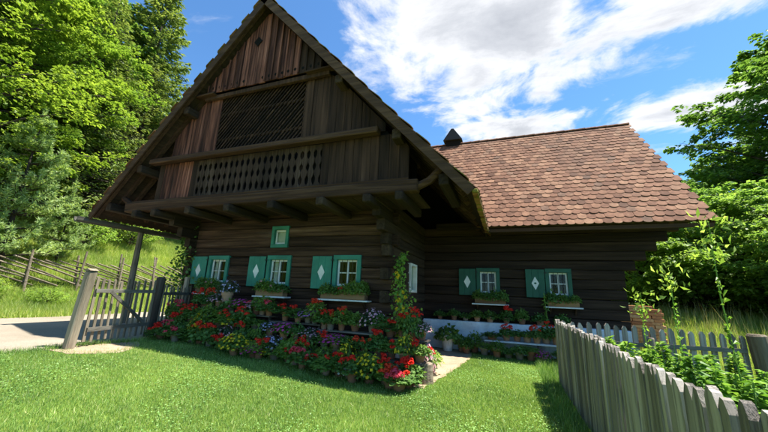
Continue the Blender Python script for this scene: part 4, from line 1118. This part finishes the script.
for (a, b), lb in zip(SEG, SN):
    st = thing('flower_stand', ((a+b)/2, 6.6, gzf((a+b)/2, 6.6)), 'stepped weathered wooden '+lb, 'plant stand', 'sections of the stepped flower stand')
    for row in (1, 2):
        y, zz = ROWS[row][0], standz((a+b)/2, row)
        V, F = bevbox(a+.004, b-.004, y-.155, y+.155, zz-.03, zz-.001, .005, .003); piece('shelf', V, F, 'shelf_wood', st)
        for x in (a+.1, b-.1):
            V, F = bevbox(x-.025, x+.025, y-.03, y+.03, gzf(x, y)-.06, zz-.031, .004); piece('leg', V, F, 'shelf_wood', st)
TABLE = [('R', 1, -7.77, .49), ('R', 1, -7.35, .42), ('K', 0, -6.97, .3), ('R', 0, -7.49, .34), ('R', 0, -6.47, .45), ('R', 0, -6.17, .47), ('R', 0, -5.82, .28), ('R', 0, -5.52, .30), ('Y', 1, -5.96, .30), ('Y', 0, -5.30, .42), ('R', 1, -5.66, .53), ('M', 0, -4.93, .20), ('Y', 0, -4.5, .22), ('R', 0, -4.78, .40), ('L', 1, -4.96, .34), ('P', 2, -5.65, .32), ('R', 2, -5.23, .33), ('R', 2, -4.86, .35), ('M', 1, -4.51, .36), ('R', 2, -4.46, .36), ('R', 2, -4.02, .50), ('R', 2, -3.78, .42), ('V', 2, -4.2, .30), ('P', 1, -3.92, .28), ('K', 0, -3.72, .39), ('R', 0, -3.98, .30), ('R', 0, -3.46, .28), ('S', 2, -3.36, .47), ('R', 1, -3.28, .30), ('R', 1, -3.55, .32), ('R', 0, -2.96, .40), ('R', 0, -2.62, .42), ('W', 0, -2.76, .2), ('P', 2, -2.67, .46), ('R', 1, -2.39, .50), ('R', 2, -2.26, .32), ('R', 1, -2.63, .30), ('R', 1, -2.10, .34), ('Y', 0, -2.34, .48), ('R', 0, -2.08, .50), ('R', 0, -1.86, .34), ('Y', 1, -1.82, .47), ('R', 2, -2.0, .47), ('R', 2, -1.76, .60), ('P', 2, -1.60, .36), ('R', 1, -1.55, .36), ('S', 0, -1.64, .24), ('G', 0, -4.15, .46), ('G', 0, -3.18, .34), ('G', 1, -6.47, .46), ('G', 1, -6.78, .46), ('L', 2, -6.6, .72), ('G', 0, -7.8, .2), ('G', 2, -3.06, .4), ('G', 2, -3.6, .28), ('G', 1, -5.40, .26), ('G', 0, -6.70, .2), ('G', 0, -2.40, .2), ('G', 1, -2.95, .33), ('G', 1, -4.22, .40)]
TABLE = [((c_ if c_ != 'R' or i_ % 4 else 'KSPM'[(i_//4) % 4]),)+q_ for i_, (c_, *q_) in enumerate(TABLE) for q_ in [tuple(q_)]]
for row, lo, hi in ((0, -7.7, -1.7), (1, -7.6, -1.6), (2, -7.3, -1.7)):     # greenery between
    x = lo
    while x < hi:
        if all(not (t_[1] == row and abs(t_[2]-x) < .17) for t_ in TABLE): TABLE.append(('GGGRKPYMLWSP'[random.randrange(12)] if row > 0 else 'GGYKM'[random.randrange(5)], row, x+random.uniform(-.03, .03), random.uniform(.24, .52)))
        x += .23
ORD = ['first', 'second', 'third', 'fourth', 'fifth', 'sixth', 'seventh', 'eighth', 'ninth', 'tenth', 'eleventh', 'twelfth', 'thirteenth', 'fourteenth', 'fifteenth', 'sixteenth', 'seventeenth', 'eighteenth', 'nineteenth', 'twentieth']+['%dth' % k for k in range(21, 60)]
ORD[20] = 'twenty first'; ORD[21] = 'twenty second'; ORD[22] = 'twenty third'
for k in range(23, 40): ORD[k] = 'twenty '+ORD[k-20] if k < 29 else 'thirtieth' if k == 29 else 'thirty '+ORD[k-30]
RN = ['on the ground before the flower stand', 'on the lowest stand shelf', 'on the middle stand shelf', 'on the top stand shelf']
cnt = {}
for col, row, x, h in sorted(TABLE, key=lambda q: (q[1], q[2])):
    y = ROWS[row][0]+random.uniform(-.08, .06)-(random.uniform(0, .22) if row == 0 else 0); pot = random.choices(('clay', 'grey'), (.72, .28))[0]
    kw = {}
    if col == 'W': kw = dict(rad=.2, spread=1.25)
    if col == 'L' and h > .6: kw = dict(pr=.14, ph=.42, rad=.26)
    if col == 'G': kw = dict(foliage=random.choice((GER, GER, MIX)))
    if x > -2.1: pot = 'clay'; kw.setdefault('rad', .21)
    o = potted(x, y, standz(x, row), col, h, pot, **kw)
    nm = (COL[col][0]+' flowering plant') if col in COL else 'leafy green plant'
    key = (nm, row); cnt[key] = cnt.get(key, 0)+1
    tag(o, '%s %s from the gate %s' % (ORD[cnt[key]-1], nm, RN[row]), 'flower pot', 'potted flowers on and before the front stand')
k = 0
for x in np.arange(-7.55, -2.1, .42):       # taller plants on the ground tucked under the lowest shelf
    k += 1; col = 'GRGYGPRGLGRGY'[k % 13]; xx = float(x)+random.uniform(-.08, .08)
    o = potted(xx, 6.07, gzf(xx, 6.07)+.004, col, random.uniform(.46, .62), 'clay', rad=.24, foliage=LUSH if col == 'G' and k % 3 == 0 else None)
    nm = (COL[col][0]+' flowering plant') if col in COL else 'leafy green plant'
    tag(o, '%s standing close under the lowest shelf, %s such pot from the gate' % (nm, ORD[k-1]), 'flower pot', 'potted flowers on and before the front stand')
# extra blooms at the sunny corner
for i, (x, y, h, col, lb) in enumerate(((-1.66, 6.02, .44, 'R', 'bushy red geranium pot on the path beside the sawn log'), (-1.60, 6.72, .62, 'P', 'tall pale pink flowering plant in a grey pot at the path edge'), (-1.52, 7.12, .48, 'R', 'red geranium in clay pot furthest along the path edge'), (-1.90, 5.70, .34, 'S', 'dense scarlet geranium at the lawn edge before the corner pots'), (-1.72, 5.62, .26, 'K', 'low pink red flowers spilling over the lawn edge by the path'))):
    o = potted(x, y, gzf(x, y)+.02, col, h, 'clay' if col != 'P' else 'grey', rad=.25, nheads=20 if col != 'P' else None, pr=.13); tag(o, lb, 'flower pot', 'potted flowers on and before the front stand')
# sawn log by the corner
lg = thing('sawn_log', (-1.47, 6.38, gzf(-1.47, 6.38)), 'short upright sawn log beside the flowers at the path edge', 'log'); z = gzf(-1.47, 6.38)
V, F = tube([(-1.47, 6.38, z-.01), (-1.47, 6.38, z+.33), (-1.47, 6.38, z+.34)], [.16, .15, .14], 14); piece('trunk_piece', V, F, 'pole_wood', lg)

# window boxes
BL = ['wooden window box under the front window nearest the gate', 'wooden window box under the middle front window', 'wooden window box under the front window nearest the corner', 'wooden window box under the left window of the side wing', 'wooden window box under the right window of the side wing']
for (x0, x1, y, _m), lb in zip(SILLS, BL):
    o = thing('window_box', ((x0+x1)/2, y-.16, ZS), lb+', full of greenery', 'window box', 'window boxes')
    a, b = x0+.08, x1-.08
    V, F = merge([bevbox(a, b, y-.27, y-.25, ZS+.002, ZS+.17, .004), bevbox(a, b, y-.075, y-.055, ZS+.002, ZS+.17, .004), bevbox(a, a+.02, y-.25, y-.075, ZS+.002, ZS+.17, .004), bevbox(b-.02, b, y-.25, y-.075, ZS+.002, ZS+.17, .004), (boxv(a+.02, b-.02, y-.25, y-.075, ZS+.002, ZS+.14), BF)])
    piece('trough', V, F, 'trough_wood', o)
    n = int((b-a)/.2)
    for k in range(n):
        xx = a+.1+(b-a-.2)*k/max(1, n-1)
        link('foliage', random.choice(GER+MIX), o, (xx, y-.17, ZS+.13), (0, 0, random.uniform(0, 6)), (.20, .17, random.uniform(.20, .34)))
    if y == YW:
        for k in range(2): link('flower', random.choice(HEAD['R' if x0 > -5 else 'P']), o, (random.uniform(a+.1, b-.1), y-.27, ZS+random.uniform(.25, .38)), (.5, 0, 0), (.035,)*3)

# side wing: low bench, pots on plinth, bench and ground
bn = thing('plank_bench', (.72, 10.02, gzf(.7, 10)), 'low whitewashed plank bench along the side wing carrying pots', 'bench'); zb = gzf(.7, 10)
V, F = bevbox(-.62, 2.35, 9.82, 10.16, .40, .445, .006, .004); piece('seat', V, F, 'old_white_paint', bn)
for x in (-.45, .75, 2.1):
    V, F = bevbox(x-.04, x+.04, 9.86, 10.12, gzf(x, 10)-.03, .399, .006); piece('leg', V, F, 'shelf_wood', bn)
EP = [(-1.62, 9.86, 0, 'G', .78, 'white', .19, .42, 'large white plastic bucket planted with greenery at the path end'),
      (-1.25, 9.95, 0, 'G', .50, 'clay', .11, .2, 'leafy plant in clay pot beside the white bucket'), (-.90, 9.95, 0, 'G', .55, 'clay', .13, .24, 'leafy plant in wide clay pot on the ground left of the bench'),
      (-.62, 9.70, 0, 'G', .34, 'grey', .12, .18, 'small pale pot on the ground at the left end of the bench'), (.52, 9.68, 0, 'G', .32, 'clay', .12, .22, 'red clay pot on the ground in front of the bench'),
      (.80, 9.62, 0, 'M', .28, 'clay', .11, .12, 'magenta flowers on the ground in front of the bench'), (-.02, 9.68, 0, 'G', .30, 'grey', .12, .15, 'pale shallow pot on the ground under the bench edge'),
      (1.2, 9.66, 0, 'G', .30, 'clay', .12, .18, 'leafy pot on the ground by the garden fence end'),
      (-.42, 10.0, 1, 'G', .20, 'clay', .15, .12, 'wide shallow clay bowl at the left end of the bench'), (-.05, 10.0, 1, 'R', .40, 'clay', .11, .17, 'red geranium in clay pot on the left part of the bench'),
      (.47, 10.0, 1, 'G', .28, 'clay', .12, .2, 'clay pot with few leaves in the middle of the bench'), (.70, 9.95, 1, 'S', .42, 'clay', .11, .17, 'scarlet geranium in the middle of the bench'),
      (.93, 10.05, 1, 'R', .55, 'clay', .12, .18, 'tall red geranium on the right part of the bench'), (1.18, 10.0, 1, 'G', .5, 'clay', .14, .26, 'leafy plant in large clay pot at the right of the bench'),
      (-.30, 9.62, 0, 'G', .42, 'clay', .12, .2, 'dark leafy pot on the ground before the left half of the bench'), (.25, 9.64, 0, 'G', .40, 'grey', .12, .18, 'leafy grey pot on the ground before the middle of the bench'),
      (-1.08, 9.68, 0, 'G', .36, 'clay', .11, .17, 'low leafy clay pot at the lawn edge right of the bucket'), (1.55, 9.9, 1, 'G', .45, 'clay', .13, .2, 'leafy clay pot on the bench behind the fence end'), (.22, 10.04, 1, 'G', .34, 'clay', .11, .16, 'green clay pot between the two red geraniums on the bench'),
      (-1.95, 10.48, 2, 'G', .3, 'clay', .09, .15, 'dim leafy pot at the left end of the plinth'), (-1.52, 10.46, 2, 'G', .38, 'clay', .1, .15, 'second pot from the left on the plinth'), (-1.18, 10.46, 2, 'G', .28, 'grey', .1, .13, 'grey pot on the plinth below the left shutter'),
      (-.84, 10.46, 2, 'G', .36, 'clay', .1, .15, 'clay pot on the plinth below the left window'), (-.48, 10.46, 2, 'G', .40, 'clay', .11, .15, 'bushy pot on the plinth below the left window box'), (-.03, 10.46, 2, 'R', .46, 'clay', .1, .15, 'red flowering pot on the plinth right of the left window'),
      (.38, 10.46, 2, 'G', .46, 'clay', .11, .15, 'bushy green pot on the plinth between the two windows'), (.85, 10.46, 2, 'G', .4, 'clay', .11, .15, 'green pot on the plinth below the right shutter'), (1.4, 10.46, 2, 'G', .4, 'clay', .11, .15, 'green pot on the plinth below the right window')]
for x, y, lev, col, h, pot, pr, ph, lb in EP:
    z = (gzf(x, y)+.012 if lev == 0 else .446 if lev == 1 else .861)
    o = potted(x, y, z, col, h, pot, pr, ph, rad=max(.20, pr*1.8), foliage=None if col != 'G' else random.choice((GER, MIX))); tag(o, lb, 'flower pot', 'pots along the side wing')
sk = thing('staked_plant', (1.02, 10.2, .445), 'thin tall staked plant in front of the right shutter', 'plant')
V, F = tube([(1.02, 10.2, .44), (1.0, 10.2, 1.2), (.97, 10.22, 1.75)], .008, 5); piece('stake', V, F, 'salad_leaf', sk)
g = np.random.default_rng(5); n = 60; P3 = np.stack([1.0+g.normal(0, .03, n), 10.2+g.normal(0, .03, n), g.uniform(.6, 1.8, n)], -1)
piece('foliage', *leaves(P3, g.normal(0, 1, (n, 3))+[0, 0, -.2], g.normal(0, .5, (n, 3))+[0, 0, 1], g.uniform(.06, .12, n), g.uniform(.03, .05, n)), 'shrub_leaf', sk)

# climbers
def climber(name, x, y, z0, z1, rx, ry, n, size, mat, label, taper=.5, seed=0):
    g = np.random.default_rng(seed); o = thing(name, (x, y, z0), label, 'climber')
    t_ = g.uniform(0, 1, n); wv = np.sin(t_*9+seed)*.25+.85; r_ = (1-taper*t_)*wv
    P3 = np.stack([x+g.normal(0, .5, n)*rx*r_+.06*np.sin(t_*7), y+g.normal(0, .5, n)*ry*r_, z0+t_*(z1-z0)], -1)
    d = g.normal(0, 1, (n, 3))+[0, -.4, -.5]; nr = g.normal(0, .5, (n, 3))+[0, -.6, .7]; sz = size*g.uniform(.6, 1.3, n)
    piece('foliage', *leaves(P3, d, nr, sz, sz*.8), mat, o)
    V, F = tube([(x, y, z0), (x+.05, y, z0+(z1-z0)*.4), (x-.03, y, z1)], [.02, .015, .008], 5); piece('stem', V, F, 'bark', o)
    return o
climber('ivy', XL-.05, YW-.12, gzf(XL, YW), 3.3, .5, .22, 900, .10, 'geranium_leaf', 'dark ivy climbing the left corner of the log wall', .2, 3)
o = climber('climbing_vine', -2.12, 6.92, standz(-2.1, 2), 2.45, .36, .2, 620, .075, 'salad_leaf', 'slender climbing vine with yellow flowers at the right corner of the log wall', .75, 4)
g = np.random.default_rng(8)
for k in range(20):
    t_ = g.uniform(.1, .8); hr = .04; link('flower', random.choice(HEAD['Y']), o, (-2.12+g.normal(0, .09)*(1-t_*.6)+.06*math.sin(t_*7), 6.83+g.normal(0, .02), standz(-2.1, 2)+t_*(2.45-.75)), (.9, 0, g.uniform(0, 6)), (hr, hr, hr))

# ------------------------------------------------------------------ garden plants
def weed(seed, h, n, size, flower=False):
    """upright stem with long leaves, shrinking to the top"""
    g = np.random.default_rng(seed); t_ = g.uniform(0, 1, n)**.85; a = np.arange(n)*2.4+g.normal(0, .4, n)
    P3 = np.stack([.012*np.sin(t_*5), .012*np.cos(t_*4), t_*h], -1)
    d = np.stack([np.cos(a), np.sin(a), .55-.55*t_+g.normal(0, .2, n)], -1); L = size*(1.15-.75*t_)*g.uniform(.7, 1.2, n)
    V1 = leaves(P3, d, np.tile([0, 0, 1.], (n, 1))+g.normal(0, .3, (n, 3)), L, L*.34, .12)
    return V1
WEED = [mesh('foliage', *weed(100+i, 1.0, 230, .27), 'salad_leaf') for i in range(4)]
TALL = [mesh('foliage', *weed(110+i, 1.0, 90, .10), 'salad_leaf') for i in range(3)]
UMB = []
for i in range(2):
    g = np.random.default_rng(120+i); n = 60; B = np.stack([g.normal(0, .045, n), g.normal(0, .045, n), 1+g.uniform(-.16, .03, n)], -1)
    UMB.append(mesh('seed_head', *leaves(B, g.normal(0, 1, (n, 3))+[0, 0, .6], g.normal(0, 1, (n, 3)), g.uniform(.03, .06, n), g.uniform(.012, .02, n)), 'shrub_leaf'))
GST = mesh('stem', *tube([(0, 0, 0), (.015, .01, .35), (-.01, .012, .7), (0, 0, 1)], [.007, .006, .004, .002], 6, False), 'salad_leaf')
GP = []
gx = np.random.default_rng(77)
for row, y in enumerate((3.1, 3.8, 4.5, 5.2, 5.9, 6.6, 7.2)):
    for k in range(6):
        x = 1.32+k*.43+gx.normal(0, .08)
        if x > 1.2+.42*y: continue
        GP.append((x, y+gx.normal(0, .12), gx.uniform(.75, 1.1)+(.10 if row in (2, 3) else -.15 if row > 3 else .0)*gx.uniform(.3, 1), row, k))
for i, (x, y, h, row, k) in enumerate(GP):
    o = thing('garden_plant', (x, y, gzf(x, y)), 'lush leafy garden plant, %s row from the viewer, %s from the near picket fence' % (ORD[row], ORD[k]), 'plant', 'leafy plants in the fenced garden')
    o.rotation_euler.z = random.uniform(0, 6)
    link('foliage', random.choice(WEED), o, (x, y, gzf(x, y)-.02), (random.gauss(0, .08), random.gauss(0, .08), 0), (.95, .95, h))
    link('stem', GST, o, (x, y, gzf(x, y)-.02), None, (2, 2, h))
for i, (x, y, h, lb) in enumerate(((2.14, 4.55, 2.55, 'tallest thin weed stalk in the garden, reaching the roof tip'), (2.0, 5.3, 2.05, 'thin weed stalk in the garden left of the tallest one'), (1.78, 5.7, 1.75, 'short thin weed stalk above the back garden fence'))):
    o = thing('weed_stalk', (x, y, gzf(x, y)), lb, 'plant', 'tall weed stalks in the garden')
    z = gzf(x, y)-.02
    link('stem', GST, o, (x, y, z), None, (1.4, 1.4, h)); link('foliage', TALL[i % 3], o, (x, y, z), None, (.75, .75, h*.97)); tag(link('seed_head', UMB[i % 2], o, (x, y, z), None, (1.8, 1.8, h)), kind='stuff')

# ------------------------------------------------------------------ grasses
def blades(name, X, Y, h, wd, mat, label, lean=.35, seed=0, cat='grass', dz=0.0, seg=1):
    g = np.random.default_rng(seed); n = len(X); a = g.uniform(0, 6.283, n); b = g.uniform(0, 6.283, n)
    hh = h*g.uniform(.5, 1.3, n); Z = gz(X, Y)+dz-.01
    base = np.stack([X, Y, Z], -1); sd = np.stack([np.cos(a), np.sin(a), np.zeros(n)], -1)*(wd*g.uniform(.7, 1.3, n))[:, None]*.5
    ln = np.stack([np.cos(b), np.sin(b), np.zeros(n)], -1)*(hh*np.abs(g.normal(0, lean, n)))[:, None]
    tip = base+ln+np.array([0, 0, 1])*hh[:, None]
    V = np.stack([base-sd, base+sd, tip], 1).reshape(-1, 3)
    return tag(link(name, mesh(name, V, np.arange(3*n).reshape(-1, 3), mat)), label, cat, kind='stuff')
g = np.random.default_rng(3)
def scatter(n, x0, x1, y0, y1, bias=None):
    X = g.uniform(x0, x1, n); Y = g.uniform(y0, y1, n); return X, Y
n = 620000
X, Y = scatter(n, -8.0, 1.6, .8, 10.0)
dist = np.hypot(X, Y)
def shrink(P_, f_): c = np.mean(P_, 0); return [tuple(c+(np.array(p)-c)*f_) for p in P_]
keep = g.uniform(0, 1, n) < np.clip(1.25-dist*.085, .28, 1)
keep &= ~inpoly(X+g.normal(0, .04, n), Y+g.normal(0, .04, n), shrink(PATH, .96)) & ~((Y > 6.05) & (X < -2.4)) & (X > road_edge(Y)-.05+g.normal(0, .12, n))
keep &= ~(inpoly(X+g.normal(0, .08, n), Y+g.normal(0, .08, n), shrink(DIRT, .78)) & (g.uniform(0, 1, n) < .95)) & ~((Y > 9.75) & (X < 2.3))
ang_ = np.degrees(np.arctan2(-X, Y)); keep &= (ang_ > -40) & (ang_ < 76)
bare = np.sin(X*1.9+.7)*np.sin(Y*2.3+2)+np.sin(X*.9-Y*1.4); keep &= g.uniform(0, 1, n) < np.clip(1.08-.42*bare, .2, 1)
X, Y = X[keep], Y[keep]
blades('lawn_grass', X, Y, .052, .0075, 'lawn_blade', 'short mown lawn grass in front of the house', .5, 4)
n = 90000; X, Y = scatter(n, .5, 6.2, 2.0, 9.5); k = (X > .6); blades('garden_grass', X[k], Y[k], .16, .011, 'lawn_blade', 'rough grass inside the fenced garden', .45, 5)
n = 170000; X, Y = scatter(n, 1.5, 20, 8.3, 30); k = (X < 3+.75*Y) & (X > .12*Y) & ~((X < 3.1) & (Y > 10.3)); blades('meadow_grass', X[k], Y[k], .42, .02, 'meadow_blade', 'tall pale meadow grass behind the garden', .35, 6)
n = 3500; X, Y = scatter(n, 2.5, 16, 9.5, 24); k = (X > .2*Y)
blades('meadow_seed_heads', X[k], Y[k], .85, .02, 'seed_straw', 'straw coloured seed stalks standing above the meadow grass', .3, 7)
n = 260000; X, Y = scatter(n, -27, -14.3, -1, 22); k = X < verge_edge(Y)+g.normal(0, .15, n); X, Y = X[k], Y[k]
k2 = g.uniform(0, 1, len(X)) < .75
blades('bank_grass', X[k2], Y[k2], .26, .022, 'meadow_blade', 'rough grass on the bank beyond the gravel road', .5, 8)
n = 5000; Y = g.uniform(1, 7, n); X = road_edge(Y)+np.abs(g.normal(0, .12, n))-.05; blades('verge_grass', X, Y, .10, .009, 'lawn_blade', 'grass tufts along the near edge of the gravel road', .6, 9)

# clover leaves lying in the lawn, in patches
n = 80000; X, Y = scatter(n, -7.6, .8, .8, 9.6)
cl = np.sin(X*1.3+1.1)*np.sin(Y*1.7+.4)+.6*np.sin(X*3.1+Y*2.3)+g.normal(0, .5, n)
k = (cl > .35) & ~inpoly(X, Y, PATH) & ~inpoly(X, Y, DIRT) & ~((Y > 6.0) & (X < -2.4)) & (X > road_edge(Y)+.1)
X, Y = X[k], Y[k]; n = len(X)
B = np.stack([X, Y, gz(X, Y)+g.uniform(.02, .05, n)], -1); a = g.uniform(0, 6.28, n)
sz = g.uniform(.014, .028, n)
tag(link('clover', mesh('clover', *leaves(B, np.stack([np.cos(a), np.sin(a), g.normal(0, .2, n)], -1), np.stack([g.normal(0, .3, n), g.normal(0, .3, n), np.ones(n)], -1), sz, sz*.95, .1), 'clover_leaf')), 'low clover leaves growing through the lawn in patches', 'clover', kind='stuff')
